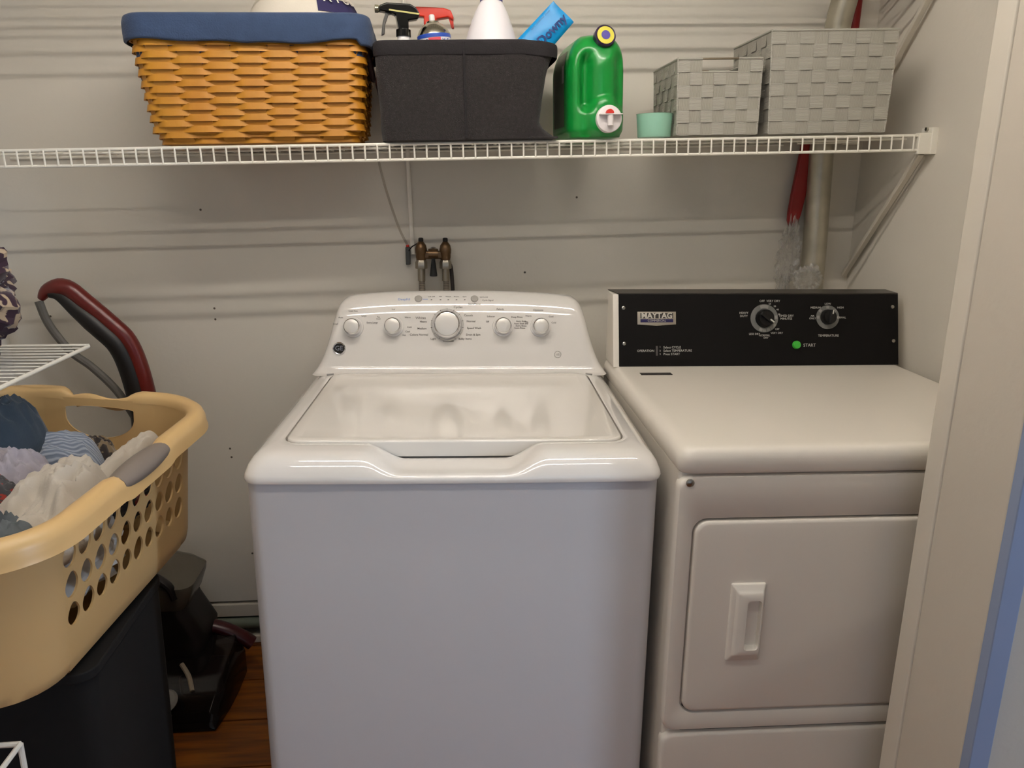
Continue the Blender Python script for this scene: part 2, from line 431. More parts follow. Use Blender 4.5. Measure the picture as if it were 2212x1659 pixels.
# console
cprof = [(.530, .8905), (.546, .8935), (.5555, .901), (.561, .912), (.5665, .930), (.573, .955), (.581, .985), (.588, 1.010), (.593, 1.024), (.600, 1.038), (.608, 1.050), (.617, 1.0595), (.628, 1.066), (.640, 1.069), (.652, 1.0685), (.658, 1.063), (.660, 1.050), (.661, .95), (.661, .86)]
cw = [(.8905, .338), (.9, .331), (.912, .324), (.93, .316), (.955, .308), (.985, .300), (1.01, .294), (1.035, .287), (1.05, .281), (1.06, .273), (1.067, .262), (1.07, .25)]
def carc(t):
    f_ = t * (len(cprof) - 1); i = min(int(f_), len(cprof) - 2); k = f_ - i
    a = cprof[max(i - 1, 0)]; b_ = cprof[i]; c = cprof[i + 1]; d = cprof[min(i + 2, len(cprof) - 1)]
    return tuple(.5 * (2 * b_[q] + (c[q] - a[q]) * k + (2 * a[q] - 5 * b_[q] + 4 * c[q] - d[q]) * k * k + (3 * b_[q] - 3 * c[q] + d[q] - a[q]) * k ** 3) for q in (0, 1))
AS = [-1.0001, -1, -.9975, -.993, -.985, -.975, -.96, -.94] + [i / 10 for i in range(-9, 10)] + [.94, .96, .975, .985, .993, .9975, 1, 1.0001]
def cons_vert(a, t):
    y, z = carc(t); wd = table(z, cw) if t < .78 else (.25 if z > 1.06 else lerp(.275, .25, max(0, (z - 1.0) / .06)))
    if t >= .72: wd = table(z, cw) - .0
    e = abs(a)
    x = max(-1, min(1, a)) * wd
    zz = z - .010 * e ** 3 * max(0, min(1, (z - .93) / .13))
    if e > 1: return (x, .661, wz(zz))
    d = 0
    if e > .94: d = .024 * (1 - sqrt(max(0, 1 - ((e - .94) / .06) ** 2)))
    yy = min(y + d, .661)
    return (x, yy, wz(zz))
mb = MB(); NT = 72
vs = [cons_vert(a, j / (NT - 1)) for j in range(NT) for a in AS]
n_ = len(AS)
mb.add(vs, [(j * n_ + i, j * n_ + i + 1, (j + 1) * n_ + i + 1, (j + 1) * n_ + i) for j in range(NT - 1) for i in range(n_ - 1)])
mb.build('console', washer_m, W, angle=70)
def cface(x, z):
    """point and outward normal on console face at local x, world height z"""
    best = min((abs(carc(t / 600)[1] - z), t / 600) for t in range(0, 430))[1]
    p = carc(best); q = carc(best + .002); o_ = carc(best - .002)
    ty, tz = q[0] - o_[0], q[1] - o_[1]; n = Vector((0, -tz, ty)).normalized()
    a = abs(x) / table(z, cw)
    zz = p[1] - .010 * a ** 3 * max(0, min(1, (p[1] - .93) / .13))
    return Vector((x, p[0], wz(zz))) + n * .0004, n
def knob(x, z, r, big=False):
    p, n = cface(x, z)
    mb = MB()
    mb.lathe([(r * 1.0, 0), (r * 1.02, .004), (r * .98, .012), (r * .93, .020), (r * .86, .0235), (r * .80, .0245)], p, n, 40)
    k = mb.build('knob', chrome_m, W, label='chrome knob' if not big else 'large chrome cycle knob')
    MB().lathe([(r * .80, .0243), (r * .79, .0256), (r * .74, .0262), (r * .3, .0266)], p, n, 40).build('knob_face', satin_m, k)
    if big:
        MB().lathe([(r * 1.14, 0), (r * 1.14, .002), (r * 1.08, .0035), (r * 1.0, .0035)], p, n, 48).build('dial_ring', mat('dial_ring_grey', 'c4c1bc', .3), k)
    else:
        MB().lathe([(r * 1.18, 0), (r * 1.16, .0025), (r, .003)], p, n, 40).build('dial_ring', washer_m, k)
for kx in (-.247, -.155, .098, .185): knob(kx, .996, .0205)
knob(-.031, .998, .033, True)
# round push buttons and status marks
for bx in (-.098, .032):
    p, n = cface(bx, 1.0545)
    mb = MB().lathe([(.0088, 0), (.0088, .0018), (.0075, .0028), (.003, .003)], p, n, 28); mb.build('push_button', mat('button_grey', 'aaa69e', .3, metal=.2), W)
p, n = cface(-.278, .946)
bd = MB().lathe([(.0145, 0), (.0145, .002), (.013, .0035), (.012, .003)], p, n, 36).build('badge', chrome_m, W, label='round chrome maker badge')
M4 = frame(p + n * .0042, n)
mb = MB().lathe([(.0118, .0025), (.0118, .0034)], p, n, 36); mb.build('badge_face', mat('badge_dark', '3a3630', .3, metal=.8), bd)
mb = MB().text('GE', .015, M4 @ Matrix.Shear('XZ', 4, (0, 0)), bold=.0002)
mb.build('badge_letters', chrome_m, bd)
p, n = cface(.225, .9315)
mb = MB(); M4 = frame(p, n)
ringp = [M4 @ Vector((.0075 * cos(a * pi / 12), .0075 * sin(a * pi / 12), .0003)) for a in range(25)]
mb.tube(ringp, .0005, 4); mb.text('HE', .0075, M4 @ Matrix.Translation((0, 0, .0004)))
mb.build('efficiency_mark', mat('mark_grey', 'a9a49c', .6, var=0), W)
# printed words
TX = [('Load Size', -.247, 1.0325, .0042), ('Auto', -.275, 1.0195, .004), ('Small', -.287, 1.0045, .004), ('Large', -.222, 1.0205, .004), ('Extra Large', -.203, 1.0045, .0042),
      ('Soil', -.155, 1.0325, .004), ('Tap\nCold', -.189, 1.015, .0036), ('Warm', -.122, 1.015, .004), ('Cold', -.118, .993, .004), ('Cool', -.122, .983, .004), ('Hot', -.130, .975, .0036),
      ('Cycles', -.006, 1.037, .006), ('Whites', -.092, 1.0135, .0062), ('Heavy', -.086, 1.0055, .005), ('Medium', -.089, .990, .005), ('Colors Normal', -.096, .976, .0052), ('Light', -.063, .9665, .005),
      ('Delicates', -.028, .9625, .005), ('Casuals', .018, 1.019, .0052), ('Normal', .024, 1.006, .005), ('Speed Wash', .031, .991, .005), ('Drain & Spin', .029, .9765, .005), ('Bulky Items', .010, .967, .005),
      ('Fabric', .092, 1.0325, .0056), ('Options', .180, 1.0325, .0056), ('Off', .062, 1.005, .0042), ('Softener', .070, 1.017, .0042), ('Deep Rinse', .130, 1.016, .0044), ('Auto Soak\nAuto Soak and\nExtra Rinse', .140, 1.002, .0042), ('Extra Rinse', .137, .9915, .0042),
      ('On', .153, 1.005, .0042), ('Warm', .157, 1.019, .0042), ('Cool', .210, 1.019, .0042), ('Cold', .216, 1.005, .0042),
      ('Lid Off', -.068, 1.0585, .0042), ('Fill', -.047, 1.0585, .0042), ('Wash', -.029, 1.0585, .0042), ('Rinse', -.010, 1.0585, .0042), ('Spin', .009, 1.0585, .0042),
      ('Start/Pause', .032, 1.0435, .0050), ('Lid Lock', .054, 1.0580, .0042), ('Cycle Signal', .063, 1.0515, .0042)]
mb = MB()
for s_, x, z, sz in TX:
    p, n = cface(x, z); mb.text(s_, sz * 1.3, frame(p + n * .0004, n), bold=.00006)
for x in (-.068, -.047, -.029, -.010, .009):
    p, n = cface(x, 1.0525); M4 = frame(p + n * .0004, n)
    mb.add([M4 @ Vector(q) for q in ((-.002, -.001, 0), (.0015, -.001, 0), (.0025, .001, 0), (-.001, .001, 0))], [(0, 1, 2, 3)])
for k in range(13):
    a = radians(-60 + k * 25); p, n = cface(-.031, .998); M4 = frame(p + n * .0006, n)
    if k > 12: continue
    c_, s_ = cos(a), sin(a)
    mb.add([M4 @ Vector((c_ * r_ - s_ * w_, s_ * r_ + c_ * w_, .0042)) for r_, w_ in ((.0345, -.0004), (.0385, -.0004), (.0385, .0004), (.0345, .0004))], [(0, 1, 2, 3)])
mb.build('lettering', print_m, W, smooth=False)
p, n = cface(-.131, 1.0535)
mb = MB().text('DeepFill', .0085, frame(p + n * .0004, n))
p, n = cface(-.084, 1.0535); M4 = frame(p + n * .0004, n)
mb.add([M4 @ Vector(q) for q in ((-.004, -.0005, 0), (.008, -.0005, 0), (.008, .0005, 0), (-.004, .0005, 0))], [(0, 1, 2, 3)])
mb.build('lettering', mat('print_blue', '5f86c9', .6, var=0), W, smooth=False, label='blue lettering')

# ================================================================== DRYER
D = thing('clothes_dryer', 'cream front-loading clothes dryer with black control console beside the washing machine', 'clothes dryer', (.3556, -.0579, FL), (0, 0, -.0226))
DW = .684
# body behind the front skins
mb = MB().box(.003, .0115, .02, DW - .003, .672, wz(.874)); mb.build('cabinet', dryer_m, D, bevel=.006)
MB().box(.035, .0105, .02, DW - .035, .02, wz(.87)).build('seam', gap_m, D)
# top slab, rounded
mb = MB(); rings = []
for ins, z in ((.003, .872), (0, .876), (0, .896), (.0025, .905), (.008, .911), (.016, .9138), (.03, .914)):
    rings.append([(x, y, wz(z)) for x, y in rrpts(DW / 2 - ins, .338 - ins * .9, .022 - ins * .3, DW / 2, .336, 8, 8)])
mb.loft(rings); mb.build('top_panel', dryer_m, D, angle=50)
def xz_loft(rings, mb=None, holes=False, cap1=True):
    """rings: (x0,x1,z0,z1,rad,y) in dryer local x, world z"""
    mb = mb or MB(); R = []
    for x0, x1, z0, z1, rad, y in rings:
        R.append([(x, y, wz(z)) for x, z in rrpts((x1 - x0) / 2, (z1 - z0) / 2, rad, (x0 + x1) / 2, (z0 + z1) / 2, 8, 8)])
    mb.loft(R, cap0=False, cap1=cap1); return mb
# front frame with door opening
xz_loft([(0, DW, .392, .868, .022, .02), (0, DW, .392, .868, .022, .006), (.0025, DW - .0025, .3945, .8655, .021, .001), (.007, DW - .007, .399, .861, .019, 0),
         (.026, .658, .427, .796, .026, 0), (.0275, .6565, .4285, .7945, .025, .0015), (.028, .656, .429, .794, .025, .012)], cap1=False).build('front_frame', dryer_m, D, angle=50)
d = xz_loft([(.0315, .6525, .4325, .7905, .022, .011), (.0315, .6525, .4325, .7905, .022, .001), (.0335, .6505, .4345, .7885, .021, -.002), (.038, .646, .439, .784, .018, -.003)])
door = d.build('door', dryer_m, D, angle=50)
xz_loft([(0, DW, .07, .386, .02, .02), (0, DW, .07, .386, .02, .005), (.0025, DW - .0025, .072, .3835, .019, .001), (.007, DW - .007, .076, .379, .018, 0)]).build('lower_panel', dryer_m, D, angle=50)
MB().box(.02, .03, 0, DW - .02, .6, .022).build('base', gap_m, D)
# handle
hx0, hx1, hz0, hz1 = .099, .158, .534, .679
h = xz_loft([(hx0, hx1, hz0, hz1, .003, -.002), (hx0, hx1, hz0, hz1, .003, -.006), (hx0 + .002, hx1 - .002, hz0 + .002, hz1 - .002, .003, -.008), (hx0 + .008, hx1 - .004, hz0 + .010, hz1 - .010, .003, -.009), (hx0 + .010, hx1 - .005, hz0 + .013, hz1 - .013, .003, -.0125), (hx0 + .013, hx1 - .006, hz0 + .016, hz1 - .016, .003, -.0145),
             (.126, .150, hz0 + .024, hz1 - .028, .006, -.0145), (.1265, .150, hz0 + .025, hz1 - .029, .006, -.010), (.131, .1495, hz0 + .028, hz1 - .032, .005, -.0035)]).build('handle', mat('handle_plastic', 'e9e3d7', .3), door, angle=50)
mb = MB().lathe([(.0068, 0), (.0066, .0015), (.004, .0035), (.001, .004)], (.018, 0, wz(.857)), (0, -1, 0), 24); mb.build('screw', steel_m, D)
MB().box(.049, .479, wz(.9138), .118, .497, wz(.9150)).build('vent_slot', mat('slot_dark', '3a3733', .7), D)
# console
CX0, CX1 = .002, .677
yb, yt, zt = .560, .602, 1.074
def side_poly(x): return [(x, yb, wz(.912)), (x, yt, wz(zt)), (x, .655, wz(zt + .001)), (x, .655, wz(.912))]
MB().loft([side_poly(CX0 + .001), side_poly(CX1 - .001)]).build('console', dryer_m, D, bevel=.002)
nv = Vector((0, -(zt - .912), (yt - yb))).normalized()
def dface(x, k, h_=0):
    """x local, k 0..1 up the console face"""
    return Vector((x, lerp(yb, yt, k), lerp(wz(.912), wz(zt), k))) + nv * (.0022 + h_)
mb = MB()
q0 = [dface(CX0 + .014, .012, -.002), dface(CX1, .012, -.002), dface(CX1, 1, -.002), dface(CX0 + .014, 1, -.002)]
q1 = [p_ + nv * .002 for p_ in q0]
q2 = [Vector((CX1, .656, wz(zt + .002))), Vector((CX0 + .002, .656, wz(zt + .002)))]
mb.loft([q0, q1]); panel = mb.build('control_panel', blackpanel_m, D, bevel=.0008)
mb = MB().add([(CX0 + .012, yt - .001, wz(zt + .0005)), (CX1, yt - .001, wz(zt + .0005)), (CX1, .656, wz(zt + .0025)), (CX0, .656, wz(zt + .0025)),
               (CX0 + .012, yt - .001, wz(zt + .0025)), (CX1, yt - .001, wz(zt + .0025)), (CX1, .656, wz(zt + .004)), (CX0, .656, wz(zt + .004))], [(0, 1, 5, 4), (4, 5, 6, 7), (1, 2, 6, 5), (2, 3, 7, 6), (3, 0, 4, 7)])
mb.build('console_top', mat('console_top_dark', '3a352f', .35), D, smooth=False)
for x, k in ((CX0 + .025, .81), (CX0 + .026, .325), (CX1 - .014, .82), (CX1 - .012, .345)):
    MB().lathe([(.0042, -.0002), (.004, .0015), (.002, .0025)], dface(x, k), nv, 16).build('screw', steel_m, D)
def px2d(px, py):
    """photo pixel -> x along console, k up the face (fitted)"""
    return lerp(.015, CX1, (px - 1322) / (1936 - 1322)), (789 - py) / (789 - 637)
def dm(px, py, h_=.0003):
    x, k = px2d(px, py); return frame(dface(x, k, h_), nv)
# maker plate
x, k = px2d(1404, 687); M4 = frame(dface(x, k), nv)
bsil = mat('badge_silver', 'a49c8d', .4, metal=.4, var=.03)
def plate(hw, hh, tip, z0, z1, b_):
    o_ = [(-hw, hh), (-hw, -hh), (0, -hh - tip), (hw, -hh), (hw, hh)]
    i_ = [(-hw + b_, hh - b_), (-hw + b_, -hh + b_), (0, -hh - tip + b_), (hw - b_, -hh + b_), (hw - b_, hh - b_)]
    return [[M4 @ Vector((a, c, z0)) for a, c in o_], [M4 @ Vector((a, c, z1)) for a, c in o_], [M4 @ Vector((a, c, z1 + .0004)) for a, c in i_]]
bd = MB().loft(plate(.0445, .0145, .003, 0, .0015, .001)).build('badge', bsil, D, label='silver framed maker plate')
MB().add([M4 @ Vector(q) for q in ((-.038, .0115, .0022), (-.038, -.0005, .0022), (.038, -.0005, .0022), (.038, .0115, .0022))], [(0, 1, 2, 3)]).build('badge_face', mat('badge_dark2', '35302c', .5, var=0), bd, smooth=False)
MB().add([M4 @ Vector(q) for q in ((-.038, -.0025, .0022), (-.038, -.0098, .0022), (.038, -.0098, .0022), (.038, -.0025, .0022))], [(0, 1, 2, 3)]).build('badge_band', mat('badge_navy', '1d1848', .5, var=0), bd, smooth=False)
mb = MB().text('MAYTAG', .0178, M4 @ Matrix.Translation((0, .0050, .0026)), bold=.0006)
mb.text('COMMERCIAL', .0068, M4 @ Matrix.Translation((0, -.0062, .0026)))
mb.build('badge_letters', mat('letters_silver', 'c4bfb4', .4, var=0), bd, smooth=False)
# dials
ring_m = mat('dial_grey', '6a6a66', .6, var=.05)
def dryer_dial(px, py, r, ang, pal):
    M4 = dm(px, py, 0); c = M4.translation
    k_ = MB().lathe([(r * .62, 0), (r * .6, .012), (r * .52, .016), (r * .1, .0165)], c, nv, 40).build('dial_knob', mat('knob_black', '0c0b0b', .35), D, label='black dial knob')
    MB().lathe([(r, 0), (r, .0008), (r * .66, .0009)], c, nv, 48, cap1=False).build('dial_ring', ring_m, k_)
    # grip bar across the knob with white pointer
    R2 = Matrix.Rotation(ang, 4, 'Z'); MM = M4 @ R2
    g = MB()
    bx = [Vector((a, b_, z)) for z in (.012, .024) for a, b_ in ((-r * .55, -r * .14), (r * .55, -r * .14), (r * .55, r * .14), (-r * .55, r * .14))]
    g.add([MM @ v for v in bx], [(0, 3, 2, 1), (4, 5, 6, 7), (0, 1, 5, 4), (1, 2, 6, 5), (2, 3, 7, 6), (3, 0, 4, 7)])
    g.build('grip', mat('knob_black', '0c0b0b', .35), k_, bevel=.001)
    g = MB().add([MM @ Vector((a, b_, .0243)) for a, b_ in ((r * .2, -r * .05), (r * .54, -r * .05), (r * .54, r * .05), (r * .2, r * .05))], [(0, 1, 2, 3)])
    g.build('pointer', printw_m, k_, smooth=False)
    g = MB()
    for a in pal:
        a = radians(a); g.add([M4 @ Vector((cos(a) * r * q - sin(a) * r * w_, sin(a) * r * q + cos(a) * r * w_, .0012)) for q, w_ in ((.72, -.12), (.95, -.12), (.95, .12), (.72, .12))], [(0, 1, 2, 3)])
    g.build('dial_marks', mat('mark_pale', '8d8c86', .6, var=0), k_, smooth=False)
dryer_dial(1638, 688, .0325, radians(-38), (90, 78, 102, 5, -70, -90, -108, -50, -35))
dryer_dial(1778, 686, .0275, radians(78), (90, 140, 40, 0, 180))
MB().lathe([(.0095, 0), (.0095, .004), (.008, .0065), (.003, .007)], dm(1708, 744, 0).translation, nv, 28).build('start_button', mat('green_button', '3fae3c', .35), D, label='round green start button')
mb = MB()
for s_, px, py, sz in (('OFF  VERY DRY', 1650, 652, .0062), ('HEAVY\nDUTY', 1593, 680, .0060), ('TIMED DRY\nMINUTES', 1686, 686, .0060), ('LESS DRY', 1616, 721, .0056), ('NORMAL', 1638, 724, .0056), ('DRY', 1641, 729, .0052), ('VERY DRY', 1665, 719, .0056), ('OFF', 1666, 711, .005),
                       ('60', 1650, 658, .005), ('50', 1661, 663, .005), ('40', 1667, 670, .005), ('30', 1670, 680, .005),
                       ('LOW', 1778, 658, .0056), ('MEDIUM', 1751, 666, .0056), ('HIGH', 1806, 666, .0056), ('AIR\nONLY', 1744, 686, .0052), ('NORMAL', 1806, 687, .0056), ('TEMPERATURE', 1779, 725, .0066), ('START', 1737, 745, .0088)):
    mb.text(s_, sz * 1.15, dm(px, py, .0014))
for s_, px, py in (('OPERATION', 1380, 755), ):
    mb.text(s_, .0072, dm(px, py))
for s_, px, py in (('1', 1411, 747), ('2', 1411, 755), ('3', 1411, 762)): mb.text(s_, .0055, dm(px, py))
for s_, py in (('Select CYCLE', 748), ('Select TEMPERATURE', 755), ('Press START', 762)): mb.text(s_, .0072, dm(1418, py), align='LEFT')
M4 = dm(1404, 755); mb.add([M4 @ Vector(q) for q in ((-.0022, -.011, 0), (.0022, -.011, 0), (.0022, .011, 0), (-.0022, .011, 0))], [(0, 1, 2, 3)], 1)
mb.build('lettering', [printw_m, mat('bar_grey', '4a4744', .6, var=0)], D, smooth=False)

exec_objects = True
# ================================================================== WOVEN BASKET WITH BLUE LINER
def basket_base(x): return shelf_z(x) + .002
TILT = -.03
bxc = -.388
WB = thing('woven_basket', 'honey-brown woven wood basket with blue cloth liner, left end of wire shelf', 'basket', (bxc, .645, basket_base(bxc)), (0, TILT, radians(1.5)))
BH = .236
def bsec(k):      # half sizes by height fraction
    e = 1 - sstep(0, .10, k) ; return lerp(.207, .231, k) - .012 * e, lerp(.125, .143, k) - .012 * e, .035
oak = mat('basket_splint', 'cc9228', .5, var=.12, vscale=14, bump=.15, bscale=80, col2='b4741c')
mb = MB(); NST = 24; SEG = 8; rows = 22; random.seed(3)
for r_ in range(rows):
    k0 = r_ / rows; hh = BH / rows
    N = NST * SEG
    off = random.uniform(-.0006, .0006)
    ring0, ring1, ring2, ring3 = [], [], [], []
    for i in range(N):
        s_ = i / N
        hx, hy, rad = bsec(k0 + .5 / rows)
        x, y, nx, ny = rr(s_, hx, hy, rad)
        ph = cos(pi * (s_ * NST + r_)); ph = max(-1, min(1, ph * 1.6))
        d = .0032 * ph
        z0 = BH * k0 + off; z1 = z0 + hh * .97 + (.0022 if ph > 0 else 0)
        for rg, dd, z in ((ring0, d + .0028, z0 - .0002), (ring1, d + .0001, z1), (ring2, d - .0012, z1), (ring3, d - .0006, z0 + .0004)):
            rg.append((x + nx * dd, y + ny * dd, z + .002))
    n0 = len(mb.v)
    mb.v += ring0 + ring1 + ring2 + ring3
    for a in range(4):
        b2 = (a + 1) % 4
        for i in range(N):
            j = (i + 1) % N
            mb.f.append((n0 + a * N + i, n0 + a * N + j, n0 + b2 * N + j, n0 + b2 * N + i)); mb.mi.append(0)
mb.build('woven_splints', oak, WB, norm=True, angle=25)
mb = MB()
for q in range(NST):
    s_ = (q) / NST; hw = .021
    R = []
    for k in range(9):
        kk = k / 8; hx, hy, rad = bsec(kk)
        per = 4 * (hx + hy) * .95
        c = []
        for ds, dn in ((-hw, -.0026), (0, -.0026), (hw, -.0026), (hw, -.0001), (0, -.0001), (-hw, -.0001)):
            x, y, nx, ny = rr(s_ + ds / per, hx, hy, rad); c.append((x + nx * (dn - .0002), y + ny * (dn - .0002), BH * kk + .002))
        R.append(c)
    mb.loft(R)
mb.build('stakes', mat('basket_stake', 'd39a38', .5, var=.12, vscale=14, col2='bd7c24'), WB, angle=25)
MB().loft([[(x, y, z) for x, y in rrpts(.20, .115, .03, 0, 0)] for z in (.001, .006)]).build('bottom', oak, WB)
# liner: collar outside, over the rim and down inside
lin_m = mat('blue_cloth', '30415e', .95, var=.1, vscale=40, bump=.5, bscale=350, sheen=.1, col2='394c6b')
mb = MB()
def linf(u_, v_):
    hx, hy, rad = .236, .149, .045
    x, y, nx, ny = rr(u_, hx, hy, rad)
    lo_ = -.046 - .004 * sin(u_ * 2 * pi * 3 + 1) - (.010 if nx > .5 else 0) * 1 + .002 * sin(u_ * 60)
    P = [(0.002, lo_), (.006, lo_ + .002), (.0075, lo_ * .6), (.006, -.008), (.003, .004), (-.004, .008), (-.010, .004), (-.012, -.02), (-.013, -.07)]
    f_ = v_ * (len(P) - 1); i = min(int(f_), len(P) - 2); t_ = f_ - i
    d_, z = lerp(P[i][0], P[i + 1][0], t_), lerp(P[i][1], P[i + 1][1], t_)
    wob = .0012 * noise.noise(Vector((u_ * 40, v_ * 6, 0)))
    return (x + nx * (d_ + wob), y + ny * (d_ + wob), BH + z)
mb.grid(linf, 160, 34, True); mb.build('cloth_liner', lin_m, WB, angle=80)
lea = mat('dark_leather', '3c1f1c', .5, var=.1)
for sx in (-1, 1):
    pts = [(sx * (.226 + .009 * sin(pi * t / 10)), -.05 + .1 * t / 10 - .03, .185 - .055 * sin(pi * t / 10)) for t in range(11)]
    MB().tube(pts, .006, 10, flat=.6).build('handle', lea, WB)
# things in the woven basket
sh = thing('folded_cap', 'pale rounded fabric cap with navy lettering rising out of the woven basket', 'cap', (-.30, .66, basket_base(-.30) + .185), (0, 0, 0))
mb = MB()
def capf(u_, v_):
    a = u_ * 2 * pi; ph = v_ * pi / 2
    rx = .128 * sin(ph) + .002; z = .158 * cos(ph) ** .9
    return (rx * cos(a), rx * .8 * sin(a), z)
mb.grid(capf, 48, 24, True); mb.build('crown', mat('cap_cloth', 'e2dacb', .9, var=.04, bump=.2, bscale=300), sh, angle=80)
mb = MB()
def bandf(u_, v_):
    a = lerp(-70, -8, u_); a = radians(a); ph = lerp(.58, .72, v_) * pi / 2 - .07 * (1 - u_) + .05
    ph += -.05 * u_
    rx = .128 * sin(ph) + .0035; z = .158 * cos(ph) ** .9 + .001
    return (rx * cos(a), rx * .8 * sin(a), z)
mb.grid(bandf, 20, 4); mb.build('printed_band', mat('cap_navy', '2a2550', .8, var=.05), sh, norm=False)
mb = MB()
for k, a in enumerate((-58, -45, -32, -20)):
    a = radians(a); ph = .60 * pi / 2
    p_ = Vector((.1315 * sin(ph) * cos(a), .1055 * sin(ph) * sin(a), .158 * cos(ph) ** .9 + .004)); nn = Vector((cos(a) * .8, sin(a), .7))
    mb.text('ATUD'[k], .026, frame(p_ + nn.normalized() * .002, nn), bold=.0006)
mb.build('lettering', mat('cap_white', 'e8e4da', .8, var=0), sh, smooth=False)

# ================================================================== BLACK FABRIC BIN
bcx = .040
BB = thing('fabric_bin', 'black felt fabric storage bin with centre seam between woven basket and green jug', 'storage bin', (bcx, .635, basket_base(bcx)), (0, TILT, 0))
felt = mat('black_felt', '211e20', .95, var=.5, vscale=160, bump=.8, bscale=500, sheen=.1, col2='312c2b')
FH = .190
def binsec(k, s_):
    hx = lerp(.174, .181, k); hy = .138
    x, y, nx, ny = rr(s_, hx, hy, .028)
    if nx > .3 or x > .14:     # right end slumps inward half-way up
        q = sstep(0, .20, k) * (1 - k) ** .9
        x -= (.026 * q) * max(0, (x - .10) / .08)
        x += .016 * max(0, 1 - k / .10) * max(0, (x - .12) / .06)
        x += .012 * sstep(.6, 1, k) * max(0, (x - .12) / .06)
    wob = .0020 * noise.noise(Vector((s_ * 18, k * 4, 3)))
    return x + nx * wob, y + ny * wob, nx, ny
mb = MB()
def binf(u_, v_):
    x, y, nx, ny = binsec(v_, u_); sag = .006 * max(0, (x - .12) / .06)
    return (x, y, FH * v_ - (sag if v_ > .8 else 0) * (v_ - .8) / .2)
mb.grid(binf, 160, 30, True)
def bini(u_, v_):
    x, y, nx, ny = binsec(1 - v_, u_); return (x - nx * .003, y - ny * .003, FH * (1 - v_) + .0005 - (.006 * max(0, (x - .12) / .06) if v_ < .2 else 0) * (1 - v_ / .2))
mb.grid(bini, 160, 12, True)
mb.add([(x, y, .002) for x, y in rrpts(.172, .134, .026, 0, 0)], [tuple(range(len(rrpts(.172, .134, .026, 0, 0))))])
mb.build('body', felt, BB, angle=80)
mb = MB()
def hemf(u_, v_):
    x, y, nx, ny = binsec(.98, u_)
    d_ = .0016 + .0012 * sin(pi * min(1, v_ * 1.0)); z = lerp(FH - .026, FH + .002, v_) - .006 * max(0, (x - .12) / .06)
    if v_ > .99: d_ = -.002
    return (x + nx * d_, y + ny * d_, z)
mb.grid(hemf, 160, 8, True); mb.build('hem', mat('black_hem', '1f1c1e', .9, var=.2, vscale=100, bump=.5, bscale=400), BB, angle=80)
MB().box(-.0028 - .0, -.1415, .002, .0028, -.137, FH - .002).build('seam', mat('black_hem', '1f1c1e', .9), BB, bevel=.001)
mb = MB(); mb.box(.13, -.146, -.001, .19, -.10, .003); mb.build('bottom_flap', felt, BB, bevel=.001)
MB().tube([(-.178, -.06, .155), (-.184, -.05, .12), (-.184, 0, .105), (-.178, .01, .155)], .005, 8, flat=.5).build('side_handle', lea, BB)

def inbin(x, y, z=0): return (x, y, basket_base(x) + z + .006)
# spray bottle with black trigger head
t = thing('spray_bottle', 'spray bottle with glossy black trigger head, at the left end of the black bin', 'spray bottle', inbin(-.088, .585), (0, 0, radians(8)))
gl = mat('glossy_black', '14130f', .12, var=0); wp = mat('white_plastic', 'ece9e6', .3, var=.02)
MB().lathe([(.028, 0), (.030, .004), (.030, .12), (.027, .155), (.016, .188), (.013, .202), (.013, .214)], n=28).build('bottle', wp, t)
MB().lathe([(.0155, .206), (.0155, .219), (.012, .221)], n=24).build('collar', gl, t)
def prismx(prof, hw, mb=None):
    """prof in (x,z), extruded +-hw in y"""
    mb = mb or MB(); mb.loft([[(x, -hw, z) for x, z in prof], [(x, hw, z) for x, z in prof]]); return mb
prismx([(-.010, .216), (.010, .216), (.010, .236), (.030, .240), (.034, .250), (.026, .262), (.014, .268), (-.035, .268), (-.050, .262), (-.050, .252), (-.030, .250), (-.016, .246)], .013).build('trigger_head', gl, t, bevel=.003)
prismx([(-.022, .248), (-.030, .246), (-.038, .226), (-.040, .208), (-.046, .206), (-.043, .230), (-.036, .252)], .006).build('trigger_lever', mat('smoke_grey', '4c4a46', .3), t, bevel=.0015)
MB().lathe([(.006, 0), (.008, .004), (.008, .010), (.003, .011)], (-.048, 0, .257), (-1, 0, 0), 16).build('nozzle', mat('nozzle_chrome', 'b8b49a', .15, metal=.8), t)
prismx([(-.030, .2525), (.031, .2475), (.033, .2505), (-.030, .2555)], .0136).build('stripe', mat('pale_gold', 'c8c078', .3), t)
# bottle with red trigger nozzle behind
t = thing('spray_bottle', 'white spray bottle with red trigger, behind the aerosol can', 'spray bottle', inbin(-.032, .69), (0, 0, radians(-6)))
MB().lathe([(.038, 0), (.040, .005), (.040, .14), (.034, .19), (.018, .225), (.015, .235), (.015, .245)], n=28).build('bottle', wp, t)
rd = mat('red_plastic', 'd8341c', .3, var=.03)
prismx([(-.014, .245), (.014, .245), (.014, .258), (.040, .262), (.050, .255), (.052, .262), (.046, .276), (.030, .281), (-.030, .283), (-.046, .277), (-.046, .266), (-.014, .262)], .012).build('trigger_head', rd, t, bevel=.003)
prismx([(.040, .262), (.047, .240), (.052, .240), (.050, .266)], .005).build('trigger_lever', rd, t, bevel=.001)
